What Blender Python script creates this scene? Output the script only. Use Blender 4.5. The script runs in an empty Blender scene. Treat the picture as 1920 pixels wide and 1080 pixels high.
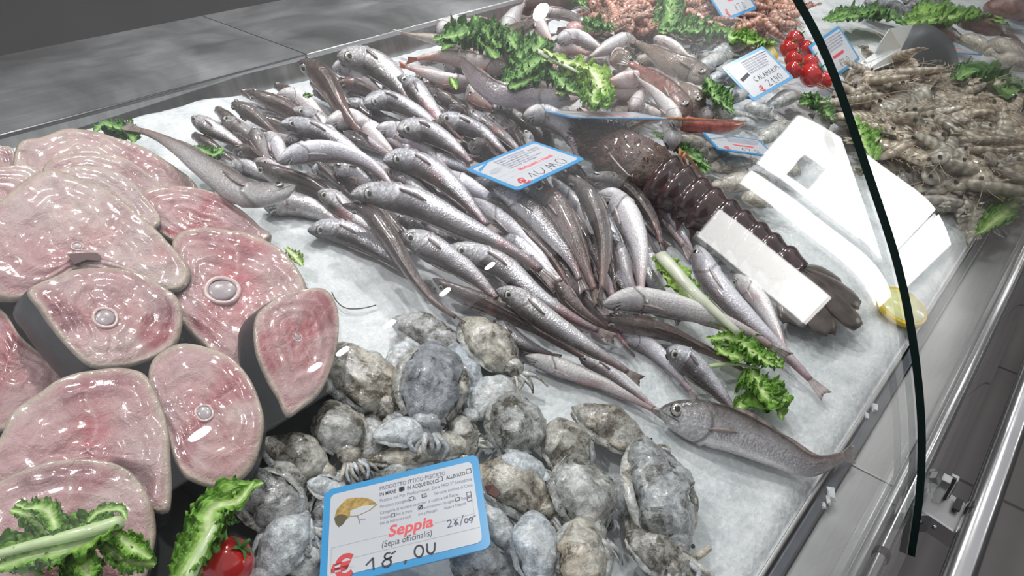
import bpy, math, random
import numpy as np
from mathutils import Vector, Matrix, noise as mn
rnd = random.Random(7)
SC = bpy.context.scene
COL = SC.collection
# ------------------------------------------------------------------ camera
FPX = 1400.0
CAM_Z = 0.5
_d1 = Vector((2300-960, -300-540, FPX)).normalized()
_d2 = Vector((-1183-960, -546-540, FPX))
_d2 = (_d2 - _d2.dot(_d1)*_d1).normalized()
_d3 = _d1.cross(_d2)
O = Vector((0, 0, CAM_Z))
FWD = Vector((_d1.z, _d2.z, _d3.z))
RIGHT = Vector((_d1.x, _d2.x, _d3.x))
UP = -Vector((_d1.y, _d2.y, _d3.y))
cam = bpy.data.cameras.new('camera')
cam.sensor_width = 36.0
cam.lens = 36.0*FPX/1920.0
cam.clip_start = 0.01
camo = bpy.data.objects.new('camera', cam)
COL.objects.link(camo)
camo.matrix_world = Matrix(((RIGHT.x, UP.x, -FWD.x, O.x), (RIGHT.y, UP.y, -FWD.y, O.y), (RIGHT.z, UP.z, -FWD.z, O.z), (0, 0, 0, 1)))
SC.camera = camo
# ------------------------------------------------------------------ world, lights, exposure
w = bpy.data.worlds.new('world'); SC.world = w; w.use_nodes = True
w.node_tree.nodes['Background'].inputs[0].default_value = (0.97, 0.97, 1.0, 1)
w.node_tree.nodes['Background'].inputs[1].default_value = 0.60
SC.view_settings.view_transform = 'Standard'
SC.view_settings.look = 'None'
SC.view_settings.gamma = 1.0
SC.view_settings.use_curve_mapping = False
SC.view_settings.exposure = 0.06

def area(name, loc, target, size, power, color=(1, 1, 1), sy=None):
    l = bpy.data.lights.new(name, 'AREA'); l.energy = power; l.color = color
    l.shape = 'RECTANGLE' if sy else 'DISK'; l.size = size
    if sy: l.size_y = sy
    o = bpy.data.objects.new(name, l); COL.objects.link(o); o.location = loc
    o.rotation_euler = (Vector(target)-Vector(loc)).to_track_quat('-Z', 'Y').to_euler()
    return o
def spot(loc, target, power, rad=0.035, ang=100):
    l = bpy.data.lights.new('counter_spot_light', 'SPOT'); l.energy = power; l.shadow_soft_size = rad; l.spot_size = math.radians(ang); l.spot_blend = .6; l.color = (1.0, 0.985, 0.97)
    o = bpy.data.objects.new('counter_spot_light', l); COL.objects.link(o); o.location = loc
    o.rotation_euler = (Vector(target)-Vector(loc)).to_track_quat('-Z', 'Y').to_euler()
for (x, y, z, p_) in ((-.25, .85, 1.5, 26), (.55, 1.0, 1.5, 30), (1.3, .9, 1.5, 34), (2.2, .9, 1.6, 44), (.9, .35, 1.9, 22), (2.5, .1, 1.9, 34)):
    spot((x, y, z), (x, .42, .08), p_*1.15)

# ------------------------------------------------------------------ geometry helpers
ICE_A = 0.2
def ice_z(y): return ICE_A*(y-0.05)
def ray(px, py):
    v = ((px-960), (py-540), FPX)
    return v[0]*RIGHT - v[1]*UP + v[2]*FWD
def P(px, py, h=0.0):
    """world point at photo pixel, at height h above the sloping bed of ice"""
    w_ = ray(px, py)
    t = (ICE_A*-0.05 + h - CAM_Z)/(w_.z - ICE_A*w_.y)
    return O + w_*t
def PZ(px, py, z):
    w_ = ray(px, py); return O + w_*((z-CAM_Z)/w_.z)
def PY(px, py, y):
    w_ = ray(px, py); return O + w_*(y/w_.y)
def m_per_px(p): return (p-O).dot(FWD)/FPX
ICEN = Vector((0, -ICE_A, 1)).normalized()

def meshobj(name, verts, faces, mats, parent=None, smooth=True, attrs=None, midx=None, origin=None):
    me = bpy.data.meshes.new(name)
    if origin is not None:
        o0 = Vector(origin); verts = [(v[0]-o0.x, v[1]-o0.y, v[2]-o0.z) for v in verts]
    me.from_pydata([tuple(v) for v in verts], [], faces)
    if smooth: me.polygons.foreach_set('use_smooth', [True]*len(me.polygons))
    if attrs:
        for k, vals in attrs.items():
            a = me.color_attributes.new(k, 'FLOAT_COLOR', 'POINT')
            flat = np.ones((len(verts), 4), dtype=np.float32); arr = np.array(vals, dtype=np.float32); flat[:, :arr.shape[1]] = arr
            a.data.foreach_set('color', flat.ravel())
    for m in (mats if isinstance(mats, (list, tuple)) else [mats]): me.materials.append(m)
    if midx: me.polygons.foreach_set('material_index', midx)
    me.update()
    o = bpy.data.objects.new(name, me); COL.objects.link(o)
    if origin is not None: o.location = o0
    if parent:
        o.parent = parent
        o.location = Vector(o.location) - Vector(parent.location)
    return o
def empty(name, loc, label, cat, group=None):
    o = bpy.data.objects.new(name, None); COL.objects.link(o); o.location = loc; o.empty_display_size = .02
    return tag(o, label, cat, group)
def tag(o, label, cat, group=None, kind=None):
    if label: o['label'] = label
    if cat: o['category'] = cat
    if group: o['group'] = group
    if kind: o['kind'] = kind
    return o
def struct(o): o['kind'] = 'structure'; return o
def catmull(pts, n):
    pts = [Vector(p) for p in pts]
    if len(pts) == 2: pts = [pts[0], (pts[0]+pts[1])/2, pts[1]]
    Q = [2*pts[0]-pts[1]] + pts + [2*pts[-1]-pts[-2]]
    dense = []
    for i in range(1, len(Q)-2):
        for k in range(16):
            t = k/16; a, b, c, d = Q[i-1:i+3]
            dense.append(0.5*((2*b)+(c-a)*t+(2*a-5*b+4*c-d)*t*t+(3*b-a-3*c+d)*t**3))
    dense.append(pts[-1])
    L = [0.0]
    for i in range(1, len(dense)): L.append(L[-1]+(dense[i]-dense[i-1]).length)
    out = []; j = 0
    for k in range(n):
        s = L[-1]*k/(n-1)
        while j < len(L)-2 and L[j+1] < s: j += 1
        f = (s-L[j])/max(1e-9, L[j+1]-L[j]); out.append(dense[j].lerp(dense[j+1], min(1, f)))
    return out
def interp(x, xs, ys): return float(np.interp(x, xs, ys))
def tube_data(path, radii, nseg=10, up=ICEN, flat=1.0, V=None, F=None, cap=True):
    V = [] if V is None else V; F = [] if F is None else F; b0 = len(V); n = len(path)
    for i, p in enumerate(path):
        t = (path[min(i+1, n-1)]-path[max(i-1, 0)]).normalized()
        s = t.cross(up)
        if s.length < 1e-4: s = t.cross(Vector((1, 0, 0)))
        s.normalize(); u = s.cross(t)
        for k in range(nseg):
            a = 2*math.pi*k/nseg
            V.append(p + s*math.cos(a)*radii[i] + u*math.sin(a)*radii[i]*flat)
    for i in range(n-1):
        for k in range(nseg):
            a = b0+i*nseg+k; b = b0+i*nseg+(k+1) % nseg
            F.append((a, b, b+nseg, a+nseg))
    if cap:
        F.append(tuple(b0+k for k in range(nseg))[::-1]); F.append(tuple(b0+(n-1)*nseg+k for k in range(nseg)))
    return V, F
def tube(name, path, radii, mat, parent=None, nseg=10, flat=1.0, origin=None):
    if not isinstance(radii, (list, tuple)): radii = [radii]*len(path)
    V, F = tube_data(path, radii, nseg, flat=flat)
    return meshobj(name, V, F, mat, parent, origin=origin if origin is not None else path[0])
def box_data(c, ax, ay, az, V, F):
    b = len(V)
    for sx in (-1, 1):
        for sy in (-1, 1):
            for sz in (-1, 1): V.append(Vector(c)+ax*sx+ay*sy+az*sz)
    for f in ((0, 1, 3, 2), (4, 6, 7, 5), (0, 4, 5, 1), (2, 3, 7, 6), (0, 2, 6, 4), (1, 5, 7, 3)): F.append(tuple(b+i for i in f))
def box(name, lo, hi, mat, parent=None, bev=0.0):
    lo = Vector(lo); hi = Vector(hi); c = (lo+hi)/2; d = (hi-lo)/2; V = []; F = []
    box_data(c, Vector((d.x, 0, 0)), Vector((0, d.y, 0)), Vector((0, 0, d.z)), V, F)
    o = meshobj(name, V, F, mat, parent, smooth=False, origin=c)
    if bev: m = o.modifiers.new('bevel', 'BEVEL'); m.width = bev; m.segments = 3
    return o

# ------------------------------------------------------------------ materials
def new_mat(name):
    m = bpy.data.materials.new(name); m.use_nodes = True
    nt = m.node_tree; b = nt.nodes['Principled BSDF']; return m, nt, b
def N(nt, t, **kw):
    n = nt.nodes.new(t)
    for k, v in kw.items():
        if k in n.inputs: n.inputs[k].default_value = v
        else: setattr(n, k, v)
    return n
def ramp(nt, stops, fac=None, interp_='LINEAR'):
    r = nt.nodes.new('ShaderNodeValToRGB'); cr = r.color_ramp; cr.interpolation = interp_
    while len(cr.elements) < len(stops): cr.elements.new(0.5)
    for e, (p, c) in zip(cr.elements, stops): e.position = p; e.color = (c[0], c[1], c[2], 1) if not isinstance(c, (int, float)) else (c, c, c, 1)
    if fac is not None: nt.links.new(fac, r.inputs[0])
    return r
def mix(nt, fac, a, b, mode='MIX'):
    m = nt.nodes.new('ShaderNodeMix'); m.data_type = 'RGBA'; m.blend_type = mode
    for sock, v in ((m.inputs[0], fac), (m.inputs[6], a), (m.inputs[7], b)):
        if hasattr(v, 'links'): nt.links.new(v, sock)
        elif isinstance(v, (int, float)): sock.default_value = v
        else: sock.default_value = (v[0], v[1], v[2], 1)
    return m.outputs[2]
def math_(nt, op, a, b=0.0, c=None):
    m = nt.nodes.new('ShaderNodeMath'); m.operation = op
    for i, v in enumerate((a, b, c)):
        if v is None: continue
        if hasattr(v, 'links'): nt.links.new(v, m.inputs[i])
        else: m.inputs[i].default_value = v
    return m.outputs[0]
def coords(nt, scale=(1, 1, 1), rand=True):
    tc = nt.nodes.new('ShaderNodeTexCoord'); mp = nt.nodes.new('ShaderNodeMapping'); mp.inputs['Scale'].default_value = scale
    nt.links.new(tc.outputs['Object'], mp.inputs[0])
    if rand:
        oi = nt.nodes.new('ShaderNodeObjectInfo'); s = math_(nt, 'MULTIPLY', oi.outputs['Random'], 37.0)
        nt.links.new(s, mp.inputs['Location'])
    return mp.outputs[0]
def noise_(nt, vec, scale, detail=3, rough=0.6, dist=0.0):
    n = nt.nodes.new('ShaderNodeTexNoise'); n.inputs['Scale'].default_value = scale; n.inputs['Detail'].default_value = detail
    n.inputs['Roughness'].default_value = rough; n.inputs['Distortion'].default_value = dist
    nt.links.new(vec, n.inputs['Vector']); return n.outputs['Fac']
def bump(nt, b, h, strength=0.3, dist=0.001, prev=None):
    bp = nt.nodes.new('ShaderNodeBump'); bp.inputs['Strength'].default_value = strength; bp.inputs['Distance'].default_value = dist
    nt.links.new(h, bp.inputs['Height'])
    if prev is not None: nt.links.new(prev, bp.inputs['Normal'])
    nt.links.new(bp.outputs[0], b.inputs['Normal']); return bp.outputs[0]
def coat_bump(nt, b, h, strength, dist):
    bp = nt.nodes.new('ShaderNodeBump'); bp.inputs['Strength'].default_value = strength; bp.inputs['Distance'].default_value = dist
    nt.links.new(h, bp.inputs['Height']); nt.links.new(bp.outputs[0], b.inputs['Coat Normal'])
def simple(name, col, rough=0.5, metal=0.0, coat=0.0, nscale=0, namp=0.0, bscale=0, bstr=0.3, bdist=0.001, spec=0.5, trans=0):
    m, nt, b = new_mat(name)
    b.inputs['Base Color'].default_value = (*col, 1); b.inputs['Roughness'].default_value = rough; b.inputs['Metallic'].default_value = metal
    b.inputs['Coat Weight'].default_value = coat; b.inputs['Coat Roughness'].default_value = 0.1; b.inputs['Specular IOR Level'].default_value = spec
    v = coords(nt)
    if nscale:
        n = noise_(nt, v, nscale, 4)
        lo = tuple(c*(1-namp) for c in col); hi = tuple(min(1, c*(1+namp)) for c in col)
        r = ramp(nt, [(0.3, lo), (0.7, hi)], n); nt.links.new(r.outputs[0], b.inputs['Base Color'])
    if bscale: bump(nt, b, noise_(nt, v, bscale, 4), bstr, bdist)
    return m

def steel(name, col, rough, stretch=(1.2, 40, 40), amp=0.12, bstr=0.05):
    m, nt, b = new_mat(name)
    v = coords(nt, stretch, False); n = noise_(nt, v, 6.0, 5, 0.7)
    v2 = coords(nt, (1, 1, 1), False); n2 = noise_(nt, v2, 5.0, 4, 0.6, 0.6)
    r = ramp(nt, [(0.3, tuple(c*(1-amp) for c in col)), (0.7, tuple(min(1, c*(1+amp)) for c in col))], n)
    r2 = ramp(nt, [(0.35, 0.90), (0.65, 1.04)], n2)
    nt.links.new(mix(nt, 1.0, r.outputs[0], r2.outputs[0], 'MULTIPLY'), b.inputs['Base Color'])
    rr = ramp(nt, [(0.3, rough*0.75), (0.7, rough*1.3)], n2); nt.links.new(rr.outputs[0], b.inputs['Roughness'])
    b.inputs['Metallic'].default_value = 1.0
    bump(nt, b, n, bstr, 0.001)
    return m
M = {}
M['steel_ledge'] = steel('brushed_steel_ledge', (0.56, 0.565, 0.58), 0.42)
M['steel_face'] = steel('steel_face', (0.40, 0.40, 0.40), 0.25, (14, 1, 1), 0.25)
M['steel_front'] = steel('satin_steel_front', (0.50, 0.50, 0.50), 0.40, (2, 30, 30), 0.06)
M['chrome'] = steel('polished_rail', (0.62, 0.62, 0.62), 0.18, (0.5, 20, 20), 0.05, 0.02)
M['bright_edge'] = simple('bright_steel_edge', (0.85, 0.85, 0.85), 0.22, 1.0)
M['dark_rubber'] = simple('dark_rubber', (0.02, 0.02, 0.022), 0.5)
M['tray_dark'] = simple('dark_tray_plastic', (0.05, 0.055, 0.06), 0.35, nscale=20, namp=0.3, bscale=60, bstr=0.2)
M['rim_slate'] = simple('slate_rim', (0.10, 0.11, 0.13), 0.35, 0.6, nscale=30, namp=0.2)
M['wall'] = simple('dark_brown_wall', (0.022, 0.019, 0.021), 0.6, nscale=4, namp=0.3)
M['shopwall'] = simple('shop_wall_plaster', (0.16, 0.155, 0.15), 0.8)

def ice_mat():
    m, nt, b = new_mat('crushed_ice')
    v = coords(nt, (1, 1, 1), False)
    n = noise_(nt, v, 22, 6, 0.65); nf = noise_(nt, v, 240, 4, 0.7)
    vo = N(nt, 'ShaderNodeTexVoronoi'); vo.inputs['Scale'].default_value = 170; nt.links.new(v, vo.inputs['Vector'])
    r = ramp(nt, [(0.28, (0.50, 0.53, 0.555)), (0.48, (0.72, 0.745, 0.77)), (0.72, (0.90, 0.91, 0.93))], n)
    r2 = ramp(nt, [(0.2, 0.80), (0.6, 1.0)], nf)
    nt.links.new(mix(nt, 1.0, r.outputs[0], r2.outputs[0], 'MULTIPLY'), b.inputs['Base Color'])
    b.inputs['Roughness'].default_value = 0.33; b.inputs['IOR'].default_value = 1.31
    b.inputs['Subsurface Weight'].default_value = 0.25; b.inputs['Subsurface Radius'].default_value = (0.01, 0.012, 0.014); b.inputs['Subsurface Scale'].default_value = 0.5
    h = math_(nt, 'ADD', math_(nt, 'MULTIPLY', vo.outputs['Distance'], 0.7), nf)
    bump(nt, b, h, 0.55, 0.0025)
    return m
M['ice'] = ice_mat()

def fish_mat(name, belly, flank, mid, back, metal=0.5, tail=(0.20, 0.11, 0.11), blood=0.5, headc=1.0, spots=0.0, scale_b=0.35):
    m, nt, b = new_mat(name)
    at = N(nt, 'ShaderNodeAttribute', attribute_name='fv')
    sep = N(nt, 'ShaderNodeSeparateColor'); nt.links.new(at.outputs['Color'], sep.inputs[0])
    u, g, ang = sep.outputs[0], sep.outputs[1], sep.outputs[2]
    v = coords(nt)
    oi = N(nt, 'ShaderNodeObjectInfo')
    n1 = noise_(nt, v, 80, 5, 0.65); nfine = noise_(nt, v, 600, 3, 0.6); nbig = noise_(nt, v, 18, 3, 0.5, 0.4)
    gg = math_(nt, 'ADD', g, math_(nt, 'MULTIPLY', math_(nt, 'SUBTRACT', n1, 0.5), 0.34))
    gg = math_(nt, 'ADD', gg, math_(nt, 'MULTIPLY', math_(nt, 'SUBTRACT', nbig, 0.5), 0.30))
    gg = math_(nt, 'ADD', gg, math_(nt, 'MULTIPLY', math_(nt, 'SUBTRACT', oi.outputs['Random'], 0.5), 0.10))
    base = ramp(nt, [(0.10, belly), (0.48, flank), (0.70, mid), (0.88, back)], gg).outputs[0]
    # silver speckling of the scales
    sp = ramp(nt, [(0.35, 0.82), (0.65, 1.14)], nfine).outputs[0]
    base = mix(nt, 1.0, base, sp, 'MULTIPLY')
    # head: bright and dark crumpled gill plates
    headmask = ramp(nt, [(0.0, 1.0), (0.20, 0.95), (0.25, 0.0)], u).outputs[0]
    vh = noise_(nt, v, 210, 5, 0.75, 1.6)
    plates = ramp(nt, [(0.30, (0.10, 0.10, 0.10)), (0.47, tuple(0.75*c for c in flank)), (0.62, (0.97, 0.98, 0.98))], vh).outputs[0]
    hk = math_(nt, 'MULTIPLY', math_(nt, 'MULTIPLY', headmask, 0.62*headc), ramp(nt, [(0.55, 1.0), (0.85, 0.3)], gg).outputs[0])
    base = mix(nt, hk, base, plates)
    # gill cover arc, dark line behind it
    arc = math_(nt, 'ADD', u, math_(nt, 'MULTIPLY', math_(nt, 'POWER', math_(nt, 'SUBTRACT', g, 0.5), 2.0), 0.22))
    line = ramp(nt, [(0.228, 0.0), (0.236, 1.0), (0.243, 1.0), (0.256, 0.0)], arc).outputs[0]
    base = mix(nt, math_(nt, 'MULTIPLY', line, 0.6), base, (0.07, 0.05, 0.05))
    # mouth slit
    ml = math_(nt, 'ADD', g, math_(nt, 'MULTIPLY', u, 1.2))
    mline = ramp(nt, [(0.43, 0.0), (0.455, 1.0), (0.475, 1.0), (0.50, 0.0)], ml).outputs[0]
    mfac = math_(nt, 'MULTIPLY', mline, ramp(nt, [(0.085, 0.85), (0.105, 0.0)], u).outputs[0])
    base = mix(nt, mfac, base, (0.04, 0.03, 0.03))
    # snout darker, tail tinted
    base = mix(nt, ramp(nt, [(0.0, 0.55), (0.06, 0.0)], u).outputs[0], base, tuple(0.8*c for c in back))
    base = mix(nt, ramp(nt, [(0.66, 0.0), (0.95, 0.75)], u).outputs[0], base, tail)
    # lateral line
    ll = ramp(nt, [(0.655, 0.0), (0.67, 0.35), (0.685, 0.0)], g).outputs[0]
    base = mix(nt, math_(nt, 'MULTIPLY', ll, ramp(nt, [(0.24, 0.0), (0.27, 1.0)], u).outputs[0]), base, back)
    if blood:
        nb = noise_(nt, v, 27, 2, 0.5)
        bf = ramp(nt, [(0.63, 0.0), (0.76, blood)], nb).outputs[0]
        base = mix(nt, bf, base, (0.42, 0.17, 0.17))
    if spots:
        ns = noise_(nt, v, 160, 2, 0.5); base = mix(nt, ramp(nt, [(0.60, 0.0), (0.70, spots)], ns).outputs[0], base, (0.04, 0.03, 0.03))
    hue = mix(nt, oi.outputs['Random'], (1.0, 0.97, 0.95), (0.93, 0.94, 1.0))
    base = mix(nt, 1.0, base, hue, 'MULTIPLY')
    nt.links.new(base, b.inputs['Base Color'])
    b.inputs['Metallic'].default_value = metal
    rr = ramp(nt, [(0.3, 0.18), (0.7, 0.36)], n1).outputs[0]; nt.links.new(rr, b.inputs['Roughness'])
    b.inputs['Coat Weight'].default_value = 0.55; b.inputs['Coat Roughness'].default_value = 0.09
    # scales: rows around the body
    cx = N(nt, 'ShaderNodeCombineXYZ'); nt.links.new(math_(nt, 'MULTIPLY', u, 95.0), cx.inputs[0]); nt.links.new(math_(nt, 'MULTIPLY', ang, 34.0), cx.inputs[1])
    vo = N(nt, 'ShaderNodeTexVoronoi'); vo.inputs['Scale'].default_value = 1.0; nt.links.new(cx.outputs[0], vo.inputs['Vector'])
    body = ramp(nt, [(0.22, 0.0), (0.30, 1.0)], u).outputs[0]
    h = math_(nt, 'MULTIPLY', math_(nt, 'MULTIPLY', vo.outputs['Distance'], body), scale_b)
    h = math_(nt, 'ADD', h, math_(nt, 'MULTIPLY', math_(nt, 'MULTIPLY', vh, headmask), 1.6))
    h = math_(nt, 'ADD', h, math_(nt, 'MULTIPLY', n1, 1.2))
    bump(nt, b, h, 0.7, 0.0015); coat_bump(nt, b, math_(nt, 'ADD', n1, math_(nt, 'MULTIPLY', vh, headmask)), 0.18, 0.0008)
    return m
BEL, FLK, MID, BCK = (0.86, 0.84, 0.86), (0.60, 0.59, 0.63), (0.27, 0.25, 0.255), (0.075, 0.063, 0.060)
M['hake'] = fish_mat('hake_silver_skin', BEL, FLK, MID, BCK)
M['hake_white'] = fish_mat('hake_pale_skin', (0.90, 0.87, 0.89), (0.76, 0.72, 0.77), (0.40, 0.36, 0.38), (0.18, 0.15, 0.15), 0.12, (0.38, 0.22, 0.23), 0.6, 0.6)
M['hake_brown'] = fish_mat('hake_brown_skin', (0.56, 0.49, 0.50), (0.34, 0.29, 0.30), (0.19, 0.145, 0.14), (0.085, 0.06, 0.055), 0.10, (0.22, 0.13, 0.12), 0.5, 0.35)
M['hake_grey'] = fish_mat('hake_grey_skin', (0.62, 0.60, 0.61), (0.38, 0.355, 0.35), (0.23, 0.205, 0.20), (0.12, 0.10, 0.095), 0.10, (0.30, 0.19, 0.16), 0.2, 0.35)
M['pinkfish'] = fish_mat('pink_white_fish_skin', (0.82, 0.74, 0.74), (0.72, 0.60, 0.60), (0.55, 0.38, 0.36), (0.35, 0.20, 0.18), 0.08, (0.60, 0.24, 0.17), 0.5, 0.4)
M['whitefish'] = fish_mat('milky_fish_skin', (0.84, 0.80, 0.78), (0.76, 0.70, 0.70), (0.58, 0.50, 0.50), (0.34, 0.28, 0.27), 0.08, (0.55, 0.45, 0.40), 0.3, 0.3)
M['redfish'] = fish_mat('red_brown_fish_skin', (0.50, 0.33, 0.29), (0.34, 0.17, 0.14), (0.24, 0.10, 0.075), (0.13, 0.055, 0.04), 0.05, (0.36, 0.14, 0.10), 0.6, 0.3, 0.4)
M['brownfish'] = fish_mat('mottled_brown_fish_skin', (0.50, 0.44, 0.38), (0.34, 0.27, 0.22), (0.22, 0.165, 0.13), (0.12, 0.085, 0.065), 0.05, (0.25, 0.17, 0.12), 0.1, 0.3, 0.5)
M['eel'] = fish_mat('violet_grey_fish_skin', (0.42, 0.37, 0.40), (0.30, 0.26, 0.28), (0.20, 0.17, 0.18), (0.10, 0.085, 0.09), 0.1, (0.18, 0.14, 0.14), 0.0, 0.2)
M['fin'] = simple('fin_membrane', (0.24, 0.19, 0.18), 0.3, coat=0.4, nscale=150, namp=0.5, bscale=300, bstr=0.4)
M['fin_pale'] = simple('pale_fin_membrane', (0.50, 0.42, 0.42), 0.3, coat=0.4, nscale=150, namp=0.35, bscale=300, bstr=0.4)
M['fin_red'] = simple('orange_fin_membrane', (0.62, 0.22, 0.13), 0.3, coat=0.4, nscale=150, namp=0.35, bscale=300, bstr=0.4)
M['iris'] = simple('fish_iris', (0.50, 0.49, 0.43), 0.15, 0.5, coat=1.0)
M['pupil'] = simple('fish_pupil', (0.008, 0.008, 0.01), 0.08, coat=1.0)

# ------------------------------------------------------------------ fish builder
HAKE = ([0, .012, .03, .06, .10, .16, .22, .30, .42, .55, .68, .80, .89, .95, 1.0],
        [.10, .26, .40, .58, .74, .90, .98, 1.0, .93, .78, .60, .44, .32, .27, .22])
MULLET = ([0, .015, .04, .08, .14, .22, .32, .45, .58, .72, .84, .92, 1.0],
          [.16, .42, .62, .80, .93, 1.0, 1.0, .95, .82, .60, .38, .27, .22])
EEL = ([0, .02, .06, .12, .3, .5, .7, .85, .95, 1.0], [.2, .5, .75, .92, 1.0, .97, .80, .55, .30, .12])
ROLL = {'L': 112, 'R': -70, 'T': 40, 'B': 168, 'b': -150, 'l': 88, 'r': -40}
def make_fish(name, px, width, hs, roll, mat, label, cat, group, prof=HAKE, fin='fin', finkw=1.0, tail=True, simple_=False, half=.80, fork=.35, eye_s=1.0, pect=True):
    if isinstance(hs, (int, float)): hs = [hs]*len(px)
    elif len(hs) == 2: hs = [hs[0]+(hs[1]-hs[0])*i/(len(px)-1) for i in range(len(px))]
    pts = [P(p[0], p[1], h) for p, h in zip(px, hs)]
    nr = 30 if simple_ else 54; ns = 14 if simple_ else 24
    total = catmull(pts, 60)
    cut = int(60*0.92) if tail else 60
    sp = catmull(total[:cut], nr)
    ctr = sp[int(nr*.35)]
    R = width/2*m_per_px(ctr)
    phi = math.radians(ROLL[roll] if isinstance(roll, str) else roll)
    org = ctr - ICEN*R*.8
    root = empty(name, org, label, cat, group)
    sd = rnd.random()*100
    V = []; A = []; F = []; fr = []
    for i, p in enumerate(sp):
        u = i/(nr-1)
        f = (sp[max(i-1, 0)]-sp[min(i+1, nr-1)]).normalized()
        left = ICEN.cross(f).normalized(); upv = f.cross(left).normalized()
        D = upv*math.cos(phi)+left*math.sin(phi); S = f.cross(D)
        r = R*interp(u, *prof); fr.append((p, f, D, S, r))
        hw = half*(1.0 if u > .25 else .86+.14*u/.25)
        for k in range(ns):
            th = 2*math.pi*k/ns; c = math.cos(th); s = math.sin(th); g = (c+1)/2
            q = r
            if u < .105 and abs(g-(.465-1.2*u)) < .07: q *= .86      # mouth groove
            if .21 < u < .25 and g < .85: q *= (1.05 if u < .235 else .95)  # gill cover lip
            q *= 1+.05*mn.noise(Vector((u*9+sd, c*1.3, s*1.3)))
            if u > .24: q *= 1-.10*max(0, -c)*max(0, 1-abs(u-.4)*4)*.6
            V.append(p + D*c*q*1.04 + S*s*q*hw); A.append((u, g, k/ns))
        
    for i in range(nr-1):
        for k in range(ns):
            a = i*ns+k; b = i*ns+(k+1) % ns; F.append((a, b, b+ns, a+ns))
    V.append(sp[0]+fr[0][1]*fr[0][4]*.35); A.append((0, .5, 0)); n0 = len(V)-1
    for k in range(ns): F.append(((k+1) % ns, k, n0))
    V.append(sp[-1]); A.append((1, .5, 0)); n1 = len(V)-1
    for k in range(ns): F.append(((nr-1)*ns+k, (nr-1)*ns+(k+1) % ns, n1))
    body = meshobj('body', V, F, M[mat] if isinstance(mat, str) else mat, root, attrs={'fv': A}, origin=ctr)
    def at(u): return fr[min(nr-1, int(u*(nr-1)))]
    # tail fin: webbed fan in the body's own plane
    if tail:
        p, f, D, S, r = fr[-1]; e = total[-1]; L = (e-p).length; V2 = []; F2 = []; nl, nw = 7, 11
        for i in range(nl):
            t = i/(nl-1); c = p.lerp(e, t)+f*0.004*(1-t); sp_w = r*(1.0+t*2.6)
            for j in range(nw):
                v_ = -1+2*j/(nw-1); back = -f*(L*.30*fork*t*t*abs(v_)*2)
                off = D*v_*sp_w*.62 + S*(.0012*math.sin(j*2.4+sd)*t) - f*0 + back
                for sgn in (1, -1): V2.append(c+off+S*sgn*(.0009*(1-t*.7)))
        for i in range(nl-1):
            for j in range(nw-1):
                a = (i*nw+j)*2; b = a+2; c_ = a+nw*2; d = c_+2
                F2.append((a, b, d, c_)); F2.append((a+1, c_+1, d+1, b+1))
        for j in range(nw-1):
            a = ((nl-1)*nw+j)*2; F2.append((a, a+2, a+3, a+1))
        for i in range(nl-1):
            for j in (0, nw-1):
                a = (i*nw+j)*2; c_ = a+nw*2; F2.append((a, c_, c_+1, a+1))
        meshobj('tail_fin', V2, F2, M[fin], root, origin=p)
    if not simple_:
        # eyes, one each side
        for sgn in (1, -1):
            p, f, D, S, r = at(.088); th = math.radians(64)
            nrm = (D*math.cos(th)+S*sgn*math.sin(th)*1.1).normalized()
            c = p + D*math.cos(th)*r*1.02 + S*sgn*math.sin(th)*r*half*.93
            er = R*.275*eye_s; t1 = nrm.cross(f).normalized(); t2 = nrm.cross(t1)
            V3 = [c+nrm*er*.42]; F3 = []; mi = []; ne = 16
            for q, (rr, hh) in enumerate(((.30, .40), (.52, .34), (.8, .20), (1.0, .04), (1.12, -.18))):
                for k in range(ne):
                    a = 2*math.pi*k/ne; V3.append(c+nrm*er*hh+(t1*math.cos(a)*1.12+t2*math.sin(a))*er*rr)
                for k in range(ne):
                    b0 = 1+q*ne; k2 = (k+1) % ne
                    if q == 0: F3.append((0, b0+k, b0+k2))
                    else: F3.append((b0-ne+k, b0+k, b0+k2, b0-ne+k2))
                    mi.append(1 if q <= 1 else (0 if q <= 3 else 1))
            meshobj('eye', V3, F3, [M['iris'], M['pupil']], root, midx=mi, origin=c)
        # pectoral fins folded along the flank
        for sgn in ((1, -1) if pect else ()):
            V4 = []; F4 = []; n4 = 9
            for i in range(n4):
                t = i/(n4-1); p, f, D, S, r = at(.245+.15*t*finkw)
                th = math.radians(98-14*t); wd = R*.115*math.sin(math.pi*(t*.86+.10))**.8
                c = p + D*math.cos(th)*r + S*sgn*math.sin(th)*r*half*(1.03+.10*t)
                o1 = (D*math.sin(th)-S*sgn*math.cos(th)).normalized(); nn = S*sgn*.0007
                V4 += [c-o1*wd+nn, c+nn*2.2, c+o1*wd+nn, c-o1*wd-nn, c-nn, c+o1*wd-nn]
            for i in range(n4-1):
                a = i*6
                for (x, y) in ((0, 1), (1, 2), (2, 5), (5, 4), (4, 3), (3, 0)): F4.append((a+x, a+y, a+6+y, a+6+x))
            meshobj('pectoral_fin', V4, F4, M[fin], root, origin=V4[0])
        # low dorsal fin ridge
        V5 = []; F5 = []; n5 = 16
        for i in range(n5):
            t = i/(n5-1); p, f, D, S, r = at(.34+.50*t)
            hgt = R*(.20*abs(math.sin(t*math.pi*2.0))**.5*(1-.3*t)+.02); lean = S*(.5*hgt)
            V5 += [p+D*r*.97+S*.0008, p+D*(r*1.0+hgt)+lean, p+D*r*.97-S*.0008]
        for i in range(n5-1):
            a = i*3; F5 += [(a, a+3, a+4, a+1), (a+1, a+4, a+5, a+2)]
        meshobj('dorsal_fin', V5, F5, M[fin], root, origin=V5[0])
    root['_c'] = (sum(p[0] for p in px)/len(px), sum(p[1] for p in px)/len(px))
    return root
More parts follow.
